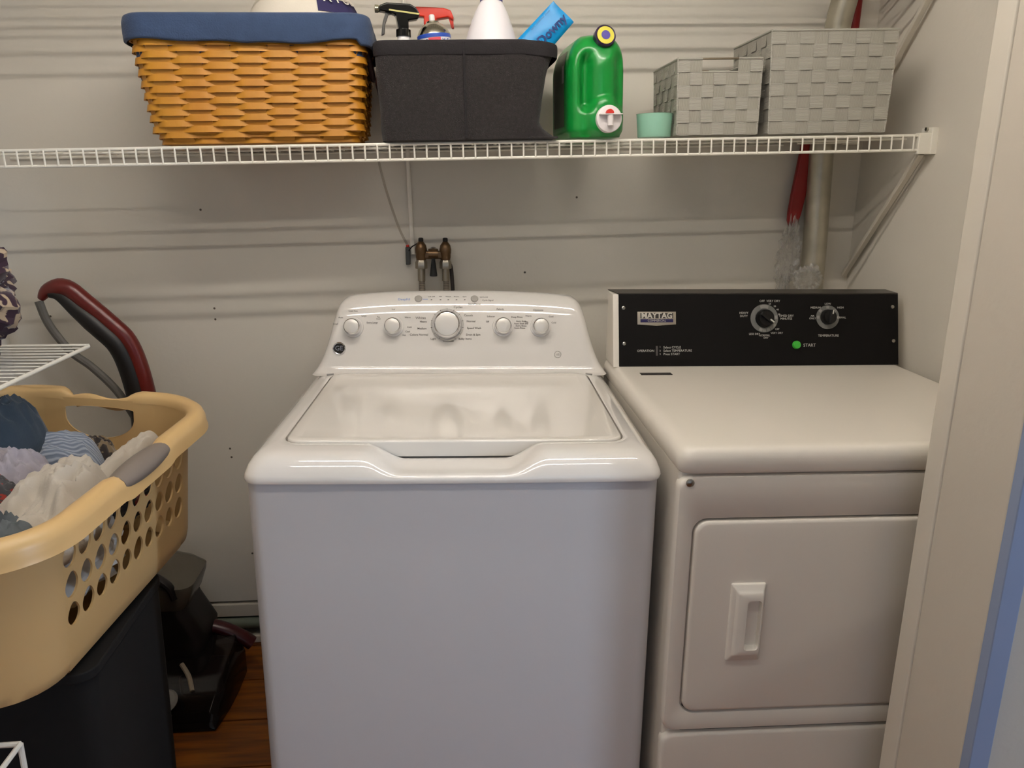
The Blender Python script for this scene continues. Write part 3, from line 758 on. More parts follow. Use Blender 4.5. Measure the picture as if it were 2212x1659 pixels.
# aerosol can
t = thing('aerosol_can', 'aerosol can with silver dome and blue, white and red label, leaning in the black bin', 'aerosol can', inbin(-.003, .60), (0, radians(-6), 0))
MB().lathe([(.034, 0), (.035, .002), (.035, .209)], n=36).build('can_body', mat('can_white', 'e9e7ea', .25, var=0), t)
MB().lathe([(.0352, .209), (.0345, .213), (.030, .222), (.022, .230), (.014, .235), (.013, .238), (.010, .239)], n=36).build('dome', mat('can_silver', 'b9b6a8', .2, metal=1, var=0), t)
MB().lathe([(.006, .238), (.006, .250), (.004, .252)], n=16).build('spray_tip', wp, t)
mb = MB()
mb.lathe([(.0356, .203), (.0358, .203), (.0357, .210), (.0353, .2105)], n=36, cap0=False, cap1=False, mi=0)
mb.lathe([(.0356, .160), (.0358, .160), (.0358, .182), (.0356, .182)], n=36, cap0=False, cap1=False, mi=0)
def patch(a0, a1, z0, z1, r_, mi):
    n = 8; vs = []; fs = []
    for i in range(n + 1):
        a = radians(lerp(a0, a1, i / n)); vs += [(r_ * cos(a), r_ * sin(a), z0), (r_ * cos(a), r_ * sin(a), z1)]
    for i in range(n): fs.append((2 * i, 2 * i + 2, 2 * i + 3, 2 * i + 1))
    mb.add(vs, fs, mi)
patch(-110, -68, .190, .202, .0361, 1); patch(-160, -50, .1845, .1865, .0361, 1)
mb.build('label_bands', [mat('label_blue', '2d4fae', .35, var=0), mat('label_red', 'd24a58', .35, var=0)], t, norm=False)
mb = MB()
for k, ch in enumerate('RESOLVE'):
    a = radians(-150 + k * 17 + (8 if k > 2 else 0)); rr_ = .0364
    p_ = Vector((rr_ * cos(a), rr_ * sin(a), .1955)); nn = Vector((cos(a), sin(a), 0))
    if -112 < math.degrees(a) < -66: continue
    mb.text(ch, .0105, frame(p_, nn), bold=.0004)
mb.build('lettering', mat('label_navy', '3b3f8a', .4, var=0), t, smooth=False)
# cone bottle
t = thing('squirt_bottle', 'large white cone-shouldered bottle with blue cap standing in the black bin', 'bottle', inbin(.098, .615), (0, 0, 0))
MB().lathe([(.056, 0), (.060, .005), (.060, .165), (.059, .18), (.056, .195), (.050, .217), (.043, .237), (.035, .257), (.027, .272), (.0225, .279), (.022, .284)], n=44).build('bottle', mat('milky_plastic', 'f1edf0', .35, var=.01), t)
MB().lathe([(.024, .2795), (.024, .31), (.020, .315)], n=36).build('cap', mat('royal_blue', '27309a', .4, var=.03), t)
# packets
def packet(name, label, x, y, pts, m_, th=.012):
    t = thing(name, label, 'packet', inbin(x, y), (0, 0, 0))
    mb = MB(); n = 18
    def fnf(sgn):
        def g(u_, v_):
            a = Vector(pts[0]).lerp(Vector(pts[1]), u_); b2 = Vector(pts[3]).lerp(Vector(pts[2]), u_); p_ = a.lerp(b2, v_)
            bul = th / 2 * (max(0, 1 - (2 * u_ - 1) ** 4) * max(0, 1 - (2 * v_ - 1) ** 4)) ** .5
            return (p_.x, sgn * bul + .002 * sin(6 * u_ + 4 * v_), p_.y)
        return g
    mb.grid(fnf(-1), n, n); mb.grid(fnf(1), n, n)
    return t, mb.build('pouch', m_, t, angle=60)
base = basket_base(.21) + .006
def pz(z): return z - base
PP = [(.228 - .21, pz(1.690)), (.273 - .21, pz(1.650)), (.165 - .21, pz(1.530)), (.115 - .21, pz(1.575))]
t, pk = packet('detergent_packet', 'bright blue packet leaning out of the right side of the black bin', .21, .59, PP, mat('packet_blue', '0f8fd0', .35, var=.04))
# its writing runs along the long edge
ex = (Vector(PP[0]) - Vector(PP[3])).normalized()
def packet_text(mb, s_, u_, v_, size, m2=None, bold=0):
    a = Vector(PP[0]).lerp(Vector(PP[1]), u_); b2 = Vector(PP[3]).lerp(Vector(PP[2]), u_); p_ = a.lerp(b2, v_)
    yv = Vector((-ex.y, 0, ex.x)); M4 = frame((p_.x, -.0092, p_.y), (0, -1, 0), yv)
    mb.text(s_, size, M4, bold=bold)
mb = MB(); packet_text(mb, 'Downy', .62, .28, .026, bold=.0006); packet_text(mb, 'NEW', .60, .50, .006); packet_text(mb, 'fabric conditioner sheets', .12, .30, .0055)
mb.build('lettering', mat('packet_navy', '0b2f6e', .4, var=0), t, smooth=False)
PQ = [(-.01, .11 + pz(1.60) - .0), (.012, pz(1.672)), (-.03, pz(1.56)), (-.085, pz(1.55))]
PQ = [(.000, pz(1.668)), (.014, pz(1.660)), (-.05, pz(1.56)), (-.08, pz(1.58))]
t, pk = packet('detergent_packet', 'pink packet mostly hidden behind the blue packet in the black bin', .205, .612, PQ, mat('packet_pink', 'd59aa2', .4, var=.1))

# ================================================================== GREEN JUG
jx = .316
JG = thing('detergent_jug', 'green detergent jug with white press tap, between black bin and mint cup', 'detergent jug', (jx, .61, basket_base(jx)), (0, TILT, radians(3)))
green = mat('green_plastic', '0f8232', .28, var=.04, coat=.2)
JH = .206
def jugf(u_, v_):
    # v: height, u: around
    z = JH * v_
    ty = sstep(0, .08, v_) ; top = sqrt(max(0, 1 - max(0, (v_ - .62) / .38) ** 2.4))
    hx = .061 * (.90 + .10 * ty) * (.30 + .70 * top) if v_ > .62 else .061 * (.90 + .10 * ty)
    hx = max(hx, .012); hy = .108 * (.96 + .04 * ty) * (.55 + .45 * top) if v_ > .62 else .108 * (.96 + .04 * ty)
    x, y, nx, ny = rr(u_, hx, hy, min(hx, hy) * (.60 if u_ < .2 or u_ > .8 else .60))
    cx = -.004 + .010 * max(0, v_ - .7)
    # handle scoops on the front
    if ny < -.2:
        w_ = sstep(.22, .34, v_) * (1 - sstep(.70, .86, v_))
        xr = x / hx
        s1 = math.exp(-((xr + .42) / .20) ** 2); s2 = math.exp(-((xr - .78) / .18) ** 2)
        y += .026 * w_ * s1 * abs(ny) + .018 * w_ * s2 * abs(ny)
        y -= .004 * w_ * math.exp(-((xr - .15) / .3) ** 2)
        # tap boss
        dx = (x + cx - .012) / .046; dz = (z - .038) / .046; q = dx * dx + dz * dz
        y -= .012 * max(0, 1 - q ** 2) if q < 1 else 0
    return (x + cx, y, z + .001)
mb = MB(); NV = 64
mb.grid(jugf, 128, NV, True)
mb.f.append(tuple(range(127, -1, -1))); mb.mi.append(0)
mb.f.append(tuple((NV - 1) * 128 + i for i in range(128))); mb.mi.append(0)
mb.build('body', green, JG, angle=80)
capax = Vector((.05, -.92, .25)).normalized(); cp = Vector((.010, -.085, .196))
MB().lathe([(.020, -.05), (.0205, .0)], cp, capax, 32).build('neck', green, JG)
cc = MB().lathe([(.0215, -.004), (.0222, 0), (.0222, .016), (.020, .018), (.0185, .017)], cp, capax, 36).build('cap', mat('dark_purple', '2b1c3a', .3, var=.05), JG, label='dark purple cap with yellow ring')
MB().lathe([(.0180, .0172), (.0180, .0182), (.0095, .0184)], cp, capax, 36).build('yellow_ring', mat('cap_yellow', 'd8cf3a', .4, var=0), cc)
MB().lathe([(.0093, .0172), (.0093, .0192), (.003, .0194)], cp, capax, 28).build('cap_centre', mat('cap_violet', '3a2a8a', .4, var=0), cc)
tp = Vector((.014, -.1215, .036)); tax = Vector((.02, -1, .06)).normalized()
tap = MB().lathe([(.0275, -.01), (.0275, .003), (.0265, .0055), (.024, .0065), (.005, .0065)], tp, tax, 40).build('tap', mat('tap_white', 'e9e2e0', .35, var=.01), JG, label='white press tap')
MB().box(tp.x - .0225, tp.y - .020, tp.z + .0070, tp.x + .0245, tp.y - .005, tp.z + .0095).build('tap_ledge', mat('tap_white', 'e9e2e0', .35), tap, bevel=.001)
MB().tube([(tp.x, tp.y - .013, tp.z + .008), (tp.x, tp.y - .014, tp.z - .014)], .0062, 20).build('spout', mat('tap_white', 'e9e2e0', .35), tap)
mb = MB(); prof = [(.0088 * cos(pi * i / 12), .0088 * sin(pi * i / 12)) for i in range(13)]
mb.loft([[(tp.x + a, tp.y - .005, tp.z + .0105 + c) for a, c in prof], [(tp.x + a * .95, tp.y - .013, tp.z + .0105 + c * .95) for a, c in prof]]); mb.build('tap_button', mat('tap_red', 'c8352b', .4, var=0), tap, bevel=.001)
def jlab(u0, u1, v0, v1, d):
    def g(u_, v_):
        p_ = Vector(jugf(lerp(u0, u1, u_), lerp(v0, v1, v_))); return p_ + Vector((-d, -d * .3, d * .3))
    return g
mb = MB(); mb.grid(jlab(.655, .835, .12, .86, .0009), 20, 24); mb.build('side_label', mat('label_dark', '26331f', .4, var=.5, vscale=25, col2='4c5a40'), JG, norm=False, angle=80)
mb = MB(); mb.grid(jlab(.80, .832, .55, .72, .0014), 8, 8); mb.build('side_label', mat('label_grey', '8c8780', .4, var=.1), JG, norm=False, angle=80)

# ================================================================== MINT CUP
cxx = .4485
t = thing('measuring_cup', 'small translucent mint-green cup in front of the smaller grey basket', 'cup', (cxx, .545, basket_base(cxx)), (0, TILT, 0))
MB().lathe([(.0345, .0), (.0355, .002), (.0385, .048), (.0392, .0485), (.0378, .0485), (.0342, .004), (.002, .0035)], n=48, cap0=True).build('cup_body', mat('mint_plastic', 'a9dcc4', .25, var=.02, alpha=.62), t)

# ================================================================== GREY STRAP BASKETS
strap_h = striped('strap_across', 'aeaba0', '9f9d92', 2, 2600, .6, 1.0, .35, 0)
strap_v = striped('strap_upright', 'a5a296', '9a978b', 0, 2600, .6, 1.0, .3, 0)
def strap_basket(name, label, cx, cy, hxb, hyb, hxt, hyt, H, nx_, ny_, nr, rz, hole=None, sv=None):
    sv = sv or strap_v
    t = thing(name, label, 'basket', (cx, cy, basket_base(cx)), (0, TILT, rz))
    mb = MB()
    sides = [((-1, -1), (1, -1), nx_), ((1, -1), (1, 1), ny_), ((1, 1), (-1, 1), nx_), ((-1, 1), (-1, -1), ny_)]
    cnt = 0
    for si, (a, b2, nc) in enumerate(sides):
        for r_ in range(nr):
            for c in range(nc):
                if hole and si in (0, 2) and r_ in hole[0] and c in hole[1]: continue
                par = (c + r_ + cnt) % 2
                n = 4; vs = []
                for j in range(n):
                    for i in range(n):
                        fu = (c + i / (n - 1)) / nc; fv = (r_ + j / (n - 1)) / nr
                        hx = lerp(hxb, hxt, fv); hy = lerp(hyb, hyt, fv)
                        x = lerp(a[0], b2[0], fu) * hx; y = lerp(a[1], b2[1], fu) * hy
                        nrm = Vector(((a[1] != b2[1]) * a[0], (a[0] != b2[0]) * a[1], 0)).normalized()
                        bu = 1 - (2 * i / (n - 1) - 1) ** 2; bv = 1 - (2 * j / (n - 1) - 1) ** 2
                        d = .0008 + .0003 * bu + .0016 * (1 - j / (n - 1)) ** 2 if par else .0004 + .0002 * bv
                        vs.append((x + nrm.x * d, y + nrm.y * d, fv * H + .002))
                mb.add(vs, [(j * n + i, j * n + i + 1, (j + 1) * n + i + 1, (j + 1) * n + i) for j in range(n - 1) for i in range(n - 1)], 0 if par else 1)
        cnt += nc
    for k0 in (-.0004,):
        c0 = [(a * (hxb + k0), b2 * (hyb + k0), .002) for a, b2 in ((-1, -1), (1, -1), (1, 1), (-1, 1))]; c1 = [(a * (hxt + k0), b2 * (hyt + k0), H + .002) for a, b2 in ((-1, -1), (1, -1), (1, 1), (-1, 1))]
        if not hole: mb.loft([c0, c1], True, False, False, 1)
        else:
            kk = min(hole[0]) / nr; cm = [tuple(lerp(p_, q_, kk) for p_, q_ in zip(a, b2)) for a, b2 in zip(c0, c1)]
            mb.loft([c0, cm], True, False, False, 1)
    mb.box(-hxb, -hyb, .001, hxb, hyb, .003, 0)
    mb.build('woven_straps', [strap_h, sv], t, norm=False, angle=30)
    pts = [(hxt * a, hyt * b2, H + .003) for a, b2 in ((-1, -1), (1, -1), (1, 1), (-1, 1), (-1, -1))]
    if hole:
        x0 = lerp(-hxt, hxt, min(hole[1]) / nx_); x1 = lerp(-hxt, hxt, (max(hole[1]) + 1) / nx_)
        rim = MB()
        for y in (-hyt, hyt):
            rim.tube([(-hxt, y, H + .003), (x0, y, H + .003)], .0028, 8).tube([(x1, y, H + .003), (hxt, y, H + .003)], .0028, 8)
        for x in (-hxt, hxt): rim.tube([(x, -hyt, H + .003), (x, hyt, H + .003)], .0028, 8)
        rim.build('rim', strap_h, t)
        for y in (-hyt, hyt): MB().tube([(x0 - .005, y, H + .003), (x1 + .005, y, H + .003)], .0022, 10).build('metal_rod', mat('rod_bronze', '8d8270', .3, metal=.7), t)
        zr = H * min(hole[0]) / nr + .002
        for y in (-hyt, hyt): MB().tube([(x0, y, zr + .0), (x1, y, zr)], .0016, 8).build('handle_edge', strap_h, t)
    else:
        rim = MB()
        for i in range(4): rim.tube([pts[i], pts[i + 1]], .0028, 8)
        rim.build('rim', strap_h, t)
    for sx in (-1, 1):
        for sy in (-1, 1): MB().tube([(sx * hxb, sy * hyb, 0.002), (sx * hxt, sy * hyt, H + .003)], .0022, 8).build('corner_wire', strap_h, t)
    return t
strap_basket('strap_basket', 'smaller grey woven-strap basket with a handle opening, behind the mint cup', .577, .602, .087, .095, .090, .098, .150, 7, 8, 6, radians(-1), ([5], [2, 3, 4]))
strap_basket('strap_basket', 'larger grey woven-strap basket at the right end of the wire shelf', .823, .616, .129, .108, .136, .114, .204, 9, 8, 8, radians(-1.5), None, striped('strap_upright_even', 'a5a297', '9c998e', 0, 2600, .6, 1.0, .3, 0))

# ================================================================== WALL PLUMBING
brass = mat('brass_old', '4f3a24', .32, metal=.8, var=.3, vscale=40, col2='80664a'); nick = mat('nickel_dull', '9a9282', .35, metal=.9, var=.1)
VX, VY, VZ = -.035, .768, 1.148
V = thing('water_valve', 'brass twin water valve block on the wall behind the washing machine', 'valve', (VX, VY, VZ), (0, 0, 0))
MB().box(-.043, -.010, -.016, .043, .012, .004).build('valve_body', brass, V, bevel=.004)
MB().tube([(-.012, 0, -.004), (.012, 0, -.004)], .013, 18).build('centre_hub', brass, V)
for sx in (-.030, .030):
    b_ = MB().lathe([(.0125, -.018), (.013, -.006), (.0145, .000), (.0148, .008), (.0125, .018), (.008, .024), (.006, .027)], (sx, -.002, 0), n=24).build('valve_dome', brass, V)
    MB().lathe([(.0062, .025), (.0062, .034), (.004, .036)], (sx, -.002, 0), n=16).build('stem_cap', gap_m, b_)
    MB().lathe([(.0145, -.040), (.015, -.038), (.015, -.024), (.0125, -.020), (.0115, -.014)], (sx, -.002, 0), n=6).build('hose_nut', nick, V)
MB().lathe([(.009, -.058), (.0095, -.055), (.006, -.028), (.004, -.014)], (0, -.010, 0), n=18).build('lever', mat('rubber_black', '202020', .5), V)
MB().tube([(0, -.003, -.01), (0, -.010, -.03)], .004, 8).build('lever_stem', gap_m, V)
MB().tube([(-.032, .0, .026), (-.052, .0, .014), (-.060, .012, .004)], .003, 8, flat=.5).build('shutoff_arm', gap_m, V)
MB().box(-.070, .030, -.034, -.058, .046, .010).build('wall_bracket', mat('dark_metal', '4a4b48', .5, metal=.5), V, bevel=.002)
MB().tube([(0, .01, 0), (0, .047, 0)], .010, 14).build('supply_stub', brass, V)
for i, sx in enumerate((-.030, .030)):
    t = thing('water_hose', ('braided hose hanging from the left water valve outlet', 'braided hose hanging from the right water valve outlet')[i], 'hose', (VX + sx, VY, VZ - .04), (0, 0, 0), None)
    pts = smoothpath([(0, -.002, 0), (.001, -.003, -.05), (.004 - .008 * i, -.004, -.12), (.01, -.02, -.25), (.012, -.03, -.40), (0, -.05, -.55)], 8)
    MB().tube(pts, .0078, 14).build('hose', striped('braided_hose', '8b8173', '5c5347', 2, 1500, .45, .9, .3, 0), t)
    MB().lathe([(.0095, -.030), (.0095, 0), (.011, .002)], (0, -.002, 0), n=16).build('ferrule', nick, t)
t = thing('drain_hose', 'dark hose curving down beside the right braided hose', 'hose', (VX + .045, VY + .01, VZ - .05))
MB().tube(smoothpath([(-.004, -.005, .02), (0, 0, 0), (.004, 0, -.08), (.006, 0, -.2), (0, -.02, -.45)], 6), .005, 10).build('hose', mat('dark_rubber', '2c2622', .5), t)
# thin white conduit above the valve, and a clear line with red tip
t = thing('wall_conduit', 'thin white conduit running down the wall to the brass valve', 'conduit', (-.088, WY - .006, 1.14))
MB().tube([(-.006, 0, 1.05), (-.006, 0, .22), (0, 0, .04), (.002, 0, .0)], .0056, 10).build('conduit_pipe', mat('cream_conduit', 'e9e3d8', .45), t)
t = thing('clear_tube', 'clear plastic tube with a red tip slanting down the wall beside the conduit', 'tube', (-.100, WY - .004, 1.15))
MB().tube(smoothpath([(-.066, 0, .22), (-.05, 0, .15), (-.022, 0, .06), (0, 0, .012)], 6), .003, 8).build('tube', mat('clear_tube', 'b5a48c', .3, alpha=.22), t)
MB().tube([(0, 0, .013), (.002, 0, -.002)], .0042, 10).build('red_tip', mat('tap_red', 'c8352b', .4, var=0), t)
# grey flue pipe in the corner
t = thing('flue_pipe', 'silvery metal pipe rising through the wire shelf in the back corner', 'pipe', (.953, .775, 1.0))
pm = mat('galvanised', 'b9b3a2', .38, metal=.65, var=.25, vscale=25, bump=.4, bscale=30)
MB().tube(smoothpath([(.004, 0, -.94), (.004, 0, 0), (-.004, 0, .30), (-.010, 0, .50), (-.008, -.01, .66), (-.002, -.03, .76), (.012, -.06, .86), (.03, -.06, 1.19)], 6), [.030] * 43, 28).build('pipe', pm, t, angle=60)
MB().tube([(-.010, 0, .62), (-.0095, -.003, .628)], .0318, 28).build('joint_band', pm, t)
# red-handled bar leaning in the corner
t = thing('red_bar', 'long red bar leaning in the back corner beside the metal pipe', 'bar', (.892, .788, 1.214), (0, radians(7), 0))
mb = MB()
for z, hw in ((0, .004), (.006, .009), (.02, .0145), (.05, .016), (.62, .017)): pass
rings = [[(x, y, z) for x, y in rrpts(hw, .008, .004, 0, 0, 2, 4)] for z, hw in ((0, .004), (.004, .009), (.014, .014), (.035, .017), (.08, .0185), (.226, .0195))]
mb.loft(rings); mb.build('bar', mat('red_enamel', '860c0d', .4, var=.06), t)
t = thing('red_pipe', 'dark red pipe rising behind the larger grey basket, right of the metal pipe', 'pipe', (.995, .792, 1.45))
MB().tube([(0, 0, 0), (.004, 0, .2), (.010, 0, .74)], .0155, 18).build('pipe', mat('red_enamel', '860c0d', .4, var=.06), t)
# crumpled clear plastic under the bar
def crumpled(name, label, cat, loc, rx, ry, rz_, seed, m_, amp=.3, rot=(0, 0, 0), nu=40, nv=30, freq=6):
    def g(u_, v_):
        a = u_ * 2 * pi; ph = lerp(.02, .98, v_) * pi
        d = Vector((sin(ph) * cos(a), sin(ph) * sin(a), cos(ph)))
        k = 1 + amp * (abs(noise.noise(d * freq * .5 + Vector((seed, 0, 0)))) * 1.6 - .4) + amp * .5 * noise.noise(d * freq * 1.7 + Vector((0, seed, 0)))
        return (d.x * rx * k, d.y * ry * k, d.z * rz_ * k)
    mb = MB(); mb.grid(g, nu, nv, True)
    mb.f.append(tuple(range(nu - 1, -1, -1))); mb.mi.append(0); mb.f.append(tuple((nv - 1) * nu + i for i in range(nu))); mb.mi.append(0)
    o = mb.build(name, m_, None, angle=30); o.location = loc; o.rotation_euler = rot
    if label: tag(o, label, cat)
    return o
clear = mat('clear_plastic', 'e6e3dd', .10, var=0, trans=.5, alpha=.32)
crumpled('plastic_wrap', 'crumpled clear plastic hanging below the red bar beside the metal pipe', 'plastic wrap', (.884, .775, 1.138), .026, .02, .085, 4, clear, .5, (0, radians(4), 0), 36, 40, 9)
t = crumpled('plastic_wrap', 'small ball of crumpled clear plastic at the foot of the metal pipe behind the console', 'plastic wrap', (.915, .715, 1.085), .034, .02, .032, 9, clear, .55, nu=40, nv=24, freq=9)

# ================================================================== LEFT SIDE: wire shelf on the left wall
t = thing('wire_shelf', 'narrow white wire shelf on the left wall just above the laundry basket', 'shelf', (-1.15, .392, 1.0))
mb = MB()
for i in range(46):
    y = -.006 - i * .0254 * 1.02
    mb.tube([(0, y, -.002), (.432, y, -.002), (.436, y, -.006)], .0018, 6)
mb.build('deck_wires', vinyl_m, t)
MB().tube([(.434, 0, -.005), (.434, -1.17, -.005)], .0038, 10).build('front_rail', vinyl_m, t)
MB().tube([(.0, 0, -.002), (.436, 0, -.002)], .0022, 8).build('end_rail', vinyl_m, t)
MB().tube([(.012, 0, -.007), (.012, -1.17, -.007)], .003, 10).build('back_rail', vinyl_m, t)
# patterned cloth bag on it
pb = spotted('purple_floral', '2c1626', 'a8957c', 34, .53)
crumpled('cloth_bag', 'dark purple cloth bag with cream floral pattern, slumped on the narrow left shelf', 'bag', (-.835, .18, 1.125), .090, .09, .128, 21, pb, .30, nu=64, nv=48, freq=5)

# ================================================================== HAMPER under the laundry basket
t = thing('hamper', 'tall black hamper standing on the floor under the laundry basket', 'hamper', (-.755, .035, FL))
mb = MB(); rings = []
for z, e in ((0, -.012), (.01, -.006), (.30, -.002), (.52, .0), (.548, .0)):
    rings.append([(x, y, z) for x, y in rrpts(.207 + e, .155 + e, .03, 0, 0, 6, 6)])
mb.loft(rings); mb.build('body', mat('black_plastic', '0b0908', .9, var=.2, vscale=30), t)
MB().loft([[(x, y, z) for x, y in rrpts(.210, .158, .03, 0, 0, 6, 6)] for z in (.536, .553)]).build('lid', mat('black_plastic2', '0d0b0a', .85, var=.1), t, bevel=.003)

# ================================================================== LAUNDRY BASKET
tan = mat('tan_plastic', 'd3b079', .34, var=.03, vscale=6)
LBc = Vector((-.737, .0675, .6254))
LB = thing('laundry_basket', 'tan plastic laundry basket with oval holes, heaped with clothes, at the left', 'laundry basket', LBc, (.0395, .0536, -.1131))
bh = .262; THX, THY = .211, .2975; BX, BY = .196, .283; RT, RB = .105, .090
def lbw(s_, k):
    hx = lerp(BX, THX, k); hy = lerp(BY, THY, k)
    if k < .10: e = (1 - sqrt(max(0, 1 - (1 - k / .10) ** 2))) * .022; hx -= e; hy -= e
    return rr(s_, hx, hy, lerp(RB, RT, k))
DOFF = 0
def lbp(s_, k, d=0):
    x, y, nx, ny = lbw(s_, k); d += DOFF; return (x + nx * d, y + ny * d, bh * k + (.003 if DOFF and k < .02 else 0))
per = 4 * (THX + THY)
mb = MB()
# cells along the perimeter; s measured from middle of the near short side, increasing to the right long side
NCELL = 56; KR = [0, .02, .05, .10, .17, .385, .60, .815, .94]
def cell_type(c, r_):
    s_ = (c + .5) / NCELL
    return None
# s ranges
def srange():
    # find s for straight part of right long side and far short side
    out = {}
    S = [i / 2000 for i in range(2000)]
    for nm, f_ in (('right', lambda nx, ny: nx > .999), ('far', lambda nx, ny: ny > .999), ('left', lambda nx, ny: nx < -.999)):
        q = [s_ for s_ in S if f_(*rr(s_, THX, THY, RT)[2:])]
        out[nm] = (min(q), max(q))
    return out
SR = srange()
def hole_cell(s0, s1, k0, k1, shape, n=24, fill=(.5, .5)):
    """quad cell with a hole in it; shape(t)->(a,b) in -1..1 coordinates"""
    outer = []; 
    for i in range(n):
        a = 2 * pi * (i + .5) / n; ca, sa = cos(a), sin(a); mx_ = max(abs(ca), abs(sa)); outer.append((ca / mx_, sa / mx_))
    # snap the nearest to the corners
    for cx_, cy_ in ((-1, -1), (1, -1), (1, 1), (-1, 1)):
        j = min(range(n), key=lambda i: (outer[i][0] - cx_) ** 2 + (outer[i][1] - cy_) ** 2); outer[j] = (cx_, cy_)
    inner = [shape(2 * pi * (i + .5) / n) for i in range(n)]
    mid = [((a[0] + 2 * b2[0]) / 3, (a[1] + 2 * b2[1]) / 3) for a, b2 in zip(outer, inner)]
    f_ = lambda p: lbp(lerp(s0, s1, (p[0] + 1) / 2), lerp(k0, k1, (p[1] + 1) / 2))
    f2 = lambda p, d: lbp(lerp(s0, s1, (p[0] + 1) / 2), lerp(k0, k1, (p[1] + 1) / 2), d)
    vs = [f_(p) for p in outer] + [f_(p) for p in mid] + [f2(p, -.0004 if not DOFF else .0004) for p in inner]
    if not DOFF: mb.add([f2(p, -.0004) for p in inner] + [f2(p, -.0036) for p in inner], [(i, (i + 1) % n, n + (i + 1) % n, n + i) for i in range(n)])
    mb.add(vs, [(r_ * n + i, r_ * n + (i + 1) % n, (r_ + 1) * n + (i + 1) % n, (r_ + 1) * n + i) for r_ in (0, 1) for i in range(n)])
def plain(s0, s1, k0, k1, ns=2, nk=2):
    vs = [lbp(lerp(s0, s1, i / ns), lerp(k0, k1, j / nk)) for j in range(nk + 1) for i in range(ns + 1)]
    mb.add(vs, [(j * (ns + 1) + i, j * (ns + 1) + i + 1, (j + 1) * (ns + 1) + i + 1, (j + 1) * (ns + 1) + i) for j in range(nk) for i in range(ns)])
def petal(sx=.84, sy=.82, lean=.06, cut=0):
    def g(t_):
        x = cos(t_) * sx; y = sin(t_) * sy
        if y > 0: x = x * (1 - .25 * (y / sy)) + .05 * y / sy
        return (x + lean * y, y)
    return g
def band(s0, s1, ncol, rows_, k_lo, k_hi, upper_hole=None):
    ds = (s1 - s0) / ncol
    for c in range(ncol):
        a = s0 + c * ds
        for r_ in range(rows_):
            b0 = lerp(k_lo, k_hi, r_ / rows_); b1 = lerp(k_lo, k_hi, (r_ + 1) / rows_)
            sh_ = petal() if r_ == rows_ - 1 or (c + r_) % 2 else petal(.80, .76, -.05)
            hole_cell(a, a + ds, b0, b1, sh_)
k_lo, k_hi = .30, .86
def full_columns(s0, s1, n_, nk_):
    plain(s0, s1, 0, 1, n_, nk_)
# rounded D opening for the handle on a short/long side
def dshape(w_=.90, up=.70, dn=.86):
    def g(t_):
        c, s_ = cos(t_), sin(t_)
        if s_ >= 0: return (w_ * max(-1, min(1, c * 1.25)), up * s_ ** .4)
        return (w_ * max(-1, min(1, c * 1.08)), dn * (-abs(s_) ** .8))
    return g
def dshape2():
    def g(t_):
        c, s_ = cos(t_), sin(t_)
        if s_ >= 0: return (.94 * max(-1, min(1, c * 1.15)), .55 * s_ ** .35 + .1)
        return (.94 * c * (1 if abs(c) < .9 else 1), .1 - 1.0 * abs(s_))
    return g
segs = []
r0_, r1_ = SR['right']; f0_, f1_ = SR['far']; l0_, l1_ = SR['left']
rm = (r0_ + r1_) / 2; hw_ = (r1_ - r0_) * .19; fmid = lerp(f0_, f1_, .5); fw = (f1_ - f0_) * .33
for DOFF in (0, -.0032):
    # right long side
    rm = (r0_ + r1_) / 2; hw_ = (r1_ - r0_) * .19
    band(r0_, r1_, 10, 3, k_lo, k_hi)
    plain(r0_, r1_, 0, .05, 24, 3); plain(r0_, r1_, .05, k_lo, 24, 3)
    plain(r0_, rm - hw_, k_hi, 1, 8, 4); plain(rm + hw_, r1_, k_hi, 1, 8, 4)
    hole_cell(rm - hw_, rm + hw_, k_hi, 1, dshape(.88, .80, .8), 32)
    # far short side
    fmid = lerp(f0_, f1_, .5); fw = (f1_ - f0_) * .33
    plain(f0_, fmid - fw, 0, 1, 4, 14); plain(fmid + fw, f1_, 0, 1, 4, 14)
    plain(fmid - fw, fmid + fw, 0, .68, 8, 8)
    hole_cell(fmid - fw, fmid + fw, .68, 1, dshape2(), 40)
    # left long side
    band(l0_, l1_, 10, 3, k_lo, k_hi); plain(l0_, l1_, 0, .05, 24, 3); plain(l0_, l1_, .05, k_lo, 24, 3); plain(l0_, l1_, k_hi, 1, 24, 3)
    # near side and corners
    plain(r1_, f0_, 0, 1, 12, 16); plain(f1_, l0_, 0, 1, 12, 16)
    plain(l1_ - 1, r0_, 0, 1, 36, 16)
    n0 = len(mb.v); ringb = [lbp(i / 96, 0) for i in range(96)]
    mb.add([(x, y, 0) for x, y, z in ringb], [tuple(range(96))])
o = mb.build('body', tan, LB, norm=False, angle=50)
bm = bmesh.new(); bm.from_mesh(o.data); bmesh.ops.remove_doubles(bm, verts=bm.verts, dist=.0003); bm.to_mesh(o.data); bm.free(); o.data.set_sharp_from_angle(angle=radians(50))
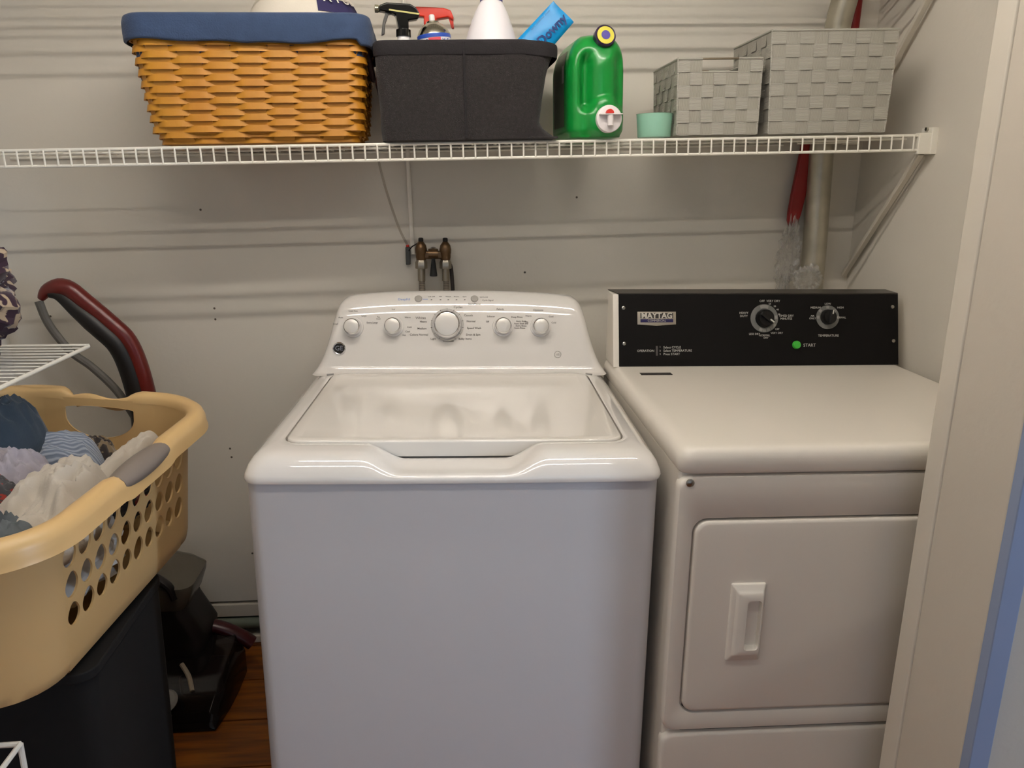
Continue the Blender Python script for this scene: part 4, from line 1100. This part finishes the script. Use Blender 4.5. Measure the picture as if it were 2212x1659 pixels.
# rim: rounded overhanging roll
mb = MB()
def rimprof(dip):   # (outward, z)
    return [(-.004, -.004), (-.003, .006), (.002, .013), (.010, .0165), (.019, .015), (.027, .009), (.031, .000), (.0325, -.012), (.035, -.020), (.033, -.021), (.029, -.012), (.026, -.004), (.012, .004)]
def rim_dip(s_):
    a = sstep(0, 1, 1 - abs(s_ - fmid) / (fw * 1.12)) if abs(s_ - fmid) < fw * 1.12 else 0
    b2 = sstep(0, 1, (1 - abs(s_ - rm) / (hw_ * 1.2)) * 3) if abs(s_ - rm) < hw_ * 1.2 else 0
    return min(1, a * 4), min(1, b2)
NR = 240; rings = []
for i in range(NR):
    s_ = i / NR; x, y, nx, ny = lbw(s_, 1); da, db = rim_dip(s_)
    if s_ > .5 and False: pass
    g = []
    for d_, z in rimprof(0):
        d2 = lerp(d_, .004 + (d_ - .012) * .42, max(da, 0)); z2 = lerp(z, z * .75, da) - .008 * da - .006 * db
        z2 += .004 * da * sin((s_ - fmid) / fw * pi * 1.5)
        g.append((x + nx * d2, y + ny * d2, bh + z2))
    rings.append(g)
rings.append(rings[0])
mb.loft(rings, True, False, False); mb.build('rim', tan, LB, angle=60)
# soft grey grip in the middle of the long side
mb = MB(); rings = []
for i in range(25):
    q = i / 24; s_ = lerp(rm - hw_ * .98, rm + hw_ * .98, q); x, y, nx, ny = lbw(s_, 1)
    rr_ = .0175 * (1 - .15 * abs(2 * q - 1) ** 3) + .003 * sin(pi * q); 
    rings.append([(x + nx * (.014 + rr_ * 1.1 * cos(a)), y + ny * (.014 + rr_ * 1.1 * cos(a)), bh + .000 + rr_ * .85 * sin(a) - .001) for a in [2 * pi * k / 18 for k in range(18)]])
mb.loft(rings); mb.build('grip', mat('grip_grey', '7a7068', .55, var=.05), LB, label='soft grey grip')

# clothes heaped in it
def garment(name, label, cat, cx, cy, cz, rx, ry, h, seed, m_, rot=0, freq=2.2, amp=.03, lean=(0, 0), nn=56, tuck=.03):
    def g(u_, v_):
        a = u_ * 2 - 1; b2 = v_ * 2 - 1
        # square to disc
        x = a * sqrt(max(0, 1 - b2 * b2 / 2)); y = b2 * sqrt(max(0, 1 - a * a / 2)); r2 = min(1, x * x + y * y)
        rag = 1 + .16 * noise.noise(Vector((atan2(y, x + 1e-6) * .9, seed, 5)))
        P3 = Vector((x * freq + seed, y * freq, seed * .7))
        wx = noise.noise(P3 * .8 + Vector((9, 0, 0))); wy = noise.noise(P3 * .8 + Vector((0, 9, 0)))
        rid = 1 - abs(noise.noise(P3 + Vector((wx, wy, 0)) * 1.2)) * 2.6
        rid2 = 1 - abs(noise.noise(P3 * 2.3 + Vector((wy, wx, 3)))) * 2.4
        z = h * (1 - r2) ** .6 + amp * (rid * .75 + rid2 * .35) * (1 - r2 ** 3) - tuck * r2 ** 3 + lean[0] * x + lean[1] * y
        return (x * rx * rag + amp * .3 * wx, y * ry * rag + amp * .3 * wy, z)
    mb = MB(); mb.grid(g, nn, nn)
    o = mb.build(name, m_, None, solid=.002, angle=75, norm=False); o.location = (cx, cy, cz); o.rotation_euler = (0, 0, rot)
    return tag(o, label, cat)
white_c = mat('white_cotton', 'bdb5a8', .95, var=.10, vscale=9, bump=.3, bscale=300, sheen=.2)
lav_c = mat('lavender_knit', '9c97a0', .95, var=.1, vscale=12, bump=.4, bscale=260, sheen=.2)
denim = mat('navy_cloth', '22313f', .9, var=.25, vscale=14, bump=.3, bscale=300, sheen=.15)
strp = striped('blue_stripe_towel', '6c7686', '98a0ac', 1, 1100, .95, 1.0, .6, .2)
print_c = spotted('multi_print', '3a3a3c', '8a2a1e', 60, .56)
dk_c = mat('dark_cloth', '35302f', .95, var=.3, vscale=12)
# lower mass seen through the holes
crumpled('bed_sheet', 'crumpled white sheet filling the bottom of the laundry basket behind its holes', 'bedding', (-.742, .02, .715), .178, .20, .068, 41, mat('sheet_white', 'cfc9c2', .95, var=.12, vscale=10), .10, (.04, .05, -.11), 80, 48, 7)
crumpled('dark_trousers', 'black and dark red trousers showing through the far holes of the laundry basket', 'trousers', (-.675, .225, .755), .105, .105, .070, 43, spotted('trouser_print', '1c1a1f', '8a2418', 14, .6), .12, (.04, .05, -.11), 56, 40, 6)
garment('tee_shirt', 'pale grey-white tee shirt draped at the right side of the laundry heap', 'shirt', -.625, -.01, .805, .080, .135, .055, 11, white_c, radians(-6), 2.2, .024, (.01, .02))
garment('white_cloth', 'white cloth strip lying along the inside of the right rim of the laundry basket', 'clothing', -.585, .165, .825, .036, .115, .022, 31, white_c, radians(-12), 1.6, .012, (.03, .02))
garment('brown_sock', 'small brown-and-black garment tucked behind the towel in the laundry heap', 'clothing', -.655, .215, .842, .040, .035, .012, 37, spotted('brown_print', '2a2320', '7a6a52', 40, .5), 0, 1.6, .010)
garment('towel', 'blue-grey ribbed towel laid across the back of the laundry heap', 'towel', -.690, .165, .850, .075, .050, .022, 5, strp, radians(8), 1.4, .009, (0, .02), tuck=.04)
garment('knit_shirt', 'lavender-grey knit shirt in the middle of the laundry heap', 'shirt', -.735, .065, .845, .080, .060, .028, 8, lav_c, radians(20), 2.2, .020)
garment('patterned_cloth', 'dark cloth with red print peeping out at the left of the laundry heap', 'clothing', -.715, -.015, .845, .065, .045, .020, 14, print_c, 0, 2.4, .014)
garment('dark_cloth', 'dark grey-blue garment near the front rim of the laundry heap', 'clothing', -.655, -.125, .815, .065, .060, .028, 17, mat('slate_cloth', '5d6468', .95, var=.4, vscale=8), 0, 2.2, .020)
garment('pale_shirt', 'pinkish-white shirt at the front left of the laundry heap', 'shirt', -.720, -.105, .835, .075, .070, .030, 19, mat('pale_pink_cotton', 'b9aea6', .95, var=.08, vscale=9, bump=.3, bscale=300), 0, 2.2, .020)
garment('denim_shirt', 'dark navy-blue garment piled highest on the laundry heap', 'clothing', -.810, .150, .885, .100, .105, .055, 23, denim, radians(-15), 2.0, .030)

# ================================================================== CARPET CLEANER behind the basket
CCx, CCy = -.63, .62
CL = thing('carpet_cleaner', 'upright carpet cleaner with red and black loop handle, behind the laundry basket', 'carpet cleaner', (CCx, CCy, FL))
def lc(x, y, z):
    if z < .45: x -= .03
    if .24 < z < .45: z -= .03
    return (x - CCx, y - CCy, z - FL)
redv = mat('vac_red', '5e1712', .35, var=.1, coat=.2); blk = mat('vac_black', '15110f', .45, var=.1); gry = mat('vac_grey', '5b5750', .45, var=.1)
hp = smoothpath([lc(-.945, .70, 1.045), lc(-.925, .70, 1.066), lc(-.885, .70, 1.070), lc(-.845, .70, 1.035), lc(-.795, .70, .985), lc(-.762, .70, .945), lc(-.742, .70, .88), lc(-.730, .70, .78), lc(-.735, .70, .68), lc(-.750, .69, .5), lc(-.755, .68, .38)], 5)
MB().tube(hp, [.007 + min(1, i / 8) * .0125 for i in range(len(hp))], 14, flat=1.1).build('handle', redv, CL, label='dark red handle')
hq = [p_ + Vector((-.020, -.004, -.014)) for p_ in hp[8:]]
MB().tube(hq, [.010 + min(1, i / 10) * .014 for i in range(len(hq))], 12).build('handle_liner', blk, CL, label='black inner side of the handle')
MB().tube(smoothpath([lc(-.950, .70, 1.04), lc(-.935, .70, .985), lc(-.895, .70, .92), lc(-.85, .70, .88), lc(-.80, .70, .82), lc(-.76, .70, .74)], 5), .0095, 10).build('loop', gry, CL, label='grey inner loop')
MB().box(-.03, -.008, -.05, .004, .008, .03).build('trigger', mat('trigger_grey', '77777a', .4), CL, bevel=.005)
CL.children[-1].location = lc(-.825, .70, .955); CL.children[-1].rotation_euler = (0, radians(-35), 0)
# body and tanks
mb = MB(); rings = []
for z, w_, dx in ((.10, .10, .0), (.20, .11, .0), (.30, .095, -.02), (.37, .08, -.03)):
    rings.append([(lc(-.70 + dx + x, .66 + y, z)) for x, y in rrpts(w_, .075, .03, 0, 0, 4, 5)])
mb.loft(rings); mb.build('body', blk, CL)
tk = mat('tank_smoke', '5d574b', .2, var=.1, alpha=.9)
mb = MB(); rings = []
for x, y, z, a, b_ in ((-.70, .66, .27, .045, .055), (-.690, .655, .33, .070, .075), (-.688, .65, .37, .082, .082), (-.688, .65, .385, .084, .082), (-.70, .66, .405, .070, .065), (-.72, .67, .425, .045, .04)):
    rings.append([lc(x + p_[0], y + p_[1], z) for p_ in rrpts(a, b_, .03, 0, 0, 4, 5)])
mb.loft(rings); mb.build('tank', tk, CL, label='beige-grey water tank')
MB().tube(smoothpath([lc(-.76, .60, .42), lc(-.70, .575, .425), lc(-.655, .57, .395), lc(-.645, .575, .36)], 5), .013, 10, flat=.7).build('tank_handle', blk, CL)
mb = MB(); rings = []
# nozzle hood on the floor: clear wedge
for t_, x0, x1, y, z1 in ((0, -.70, -.535, .44, .010), (.15, -.70, -.53, .46, .04), (.4, -.71, -.52, .52, .08), (.7, -.72, -.515, .59, .105), (1, -.72, -.515, .67, .12)):
    rings.append([lc(x0, y, FL + .001), lc(x1, y, FL + .001), lc(x1 + .0, y, FL + z1 * .55), lc(x1 - .02, y, FL + z1), lc(x0 + .02, y, FL + z1), lc(x0, y, FL + z1 * .6)])
mb.loft(rings); mb.build('nozzle_hood', mat('hood_clear', '1d1715', .12, var=.2, alpha=.8), CL, bevel=.006, label='smoky clear nozzle hood')
MB().tube(smoothpath([lc(-.67, .68, .200), lc(-.584, .68, .182), lc(-.527, .68, .152), lc(-.499, .68, .129)], 5), .021, 14, flat=.8).build('red_band', mat('vac_darkred', '3a0b0e', .35), CL)
MB().box(-.06, -.05, 0, .045, .05, .06).build('brush_head', mat('brush_maroon', '38090c', .4, var=.2), CL, bevel=.015); CL.children[-1].location = lc(-.66, .50, FL + .002)
MB().lathe([(.028, 0), (.030, .006), (.024, .012), (.004, .014)], lc(-.650, .46, .122), (0, -.5, 1), 24).build('tank_cap', mat('cap_pale', '8e8a84', .4), CL)
MB().tube(smoothpath([lc(-.64, .56, .155), lc(-.615, .53, .140), lc(-.600, .50, .120)], 4), .006, 8).build('trim_strip', mat('hood_edge', 'a89a84', .3), CL)

# small white wire rack, bottom-left
t = thing('wire_rack', 'white wire rack in front of the black hamper, bottom-left', 'rack', (-.614, -.20, FL))
zt_ = .50
MB().tube([(0, 0, 0), (0, 0, zt_)], .004, 8).build('post', vinyl_m, t)
MB().tube([(-.36, 0, 0), (-.36, 0, zt_)], .004, 8).build('post', vinyl_m, t)
MB().tube([(0, -.30, 0), (0, -.30, zt_)], .004, 8).build('post', vinyl_m, t)
MB().tube([(-.36, -.30, 0), (-.36, -.30, zt_)], .004, 8).build('post', vinyl_m, t)
MB().tube([(0, 0, zt_), (-.36, 0, zt_), (-.36, -.30, zt_), (0, -.30, zt_), (0, 0, zt_)], .004, 8).build('top_frame', vinyl_m, t)
mb = MB()
for i in range(1, 14): mb.tube([(-.36, -.30 * i / 14, .12), (0, -.30 * i / 14, .12)], .0016, 6)
mb.build('bottom_wires', vinyl_m, t)
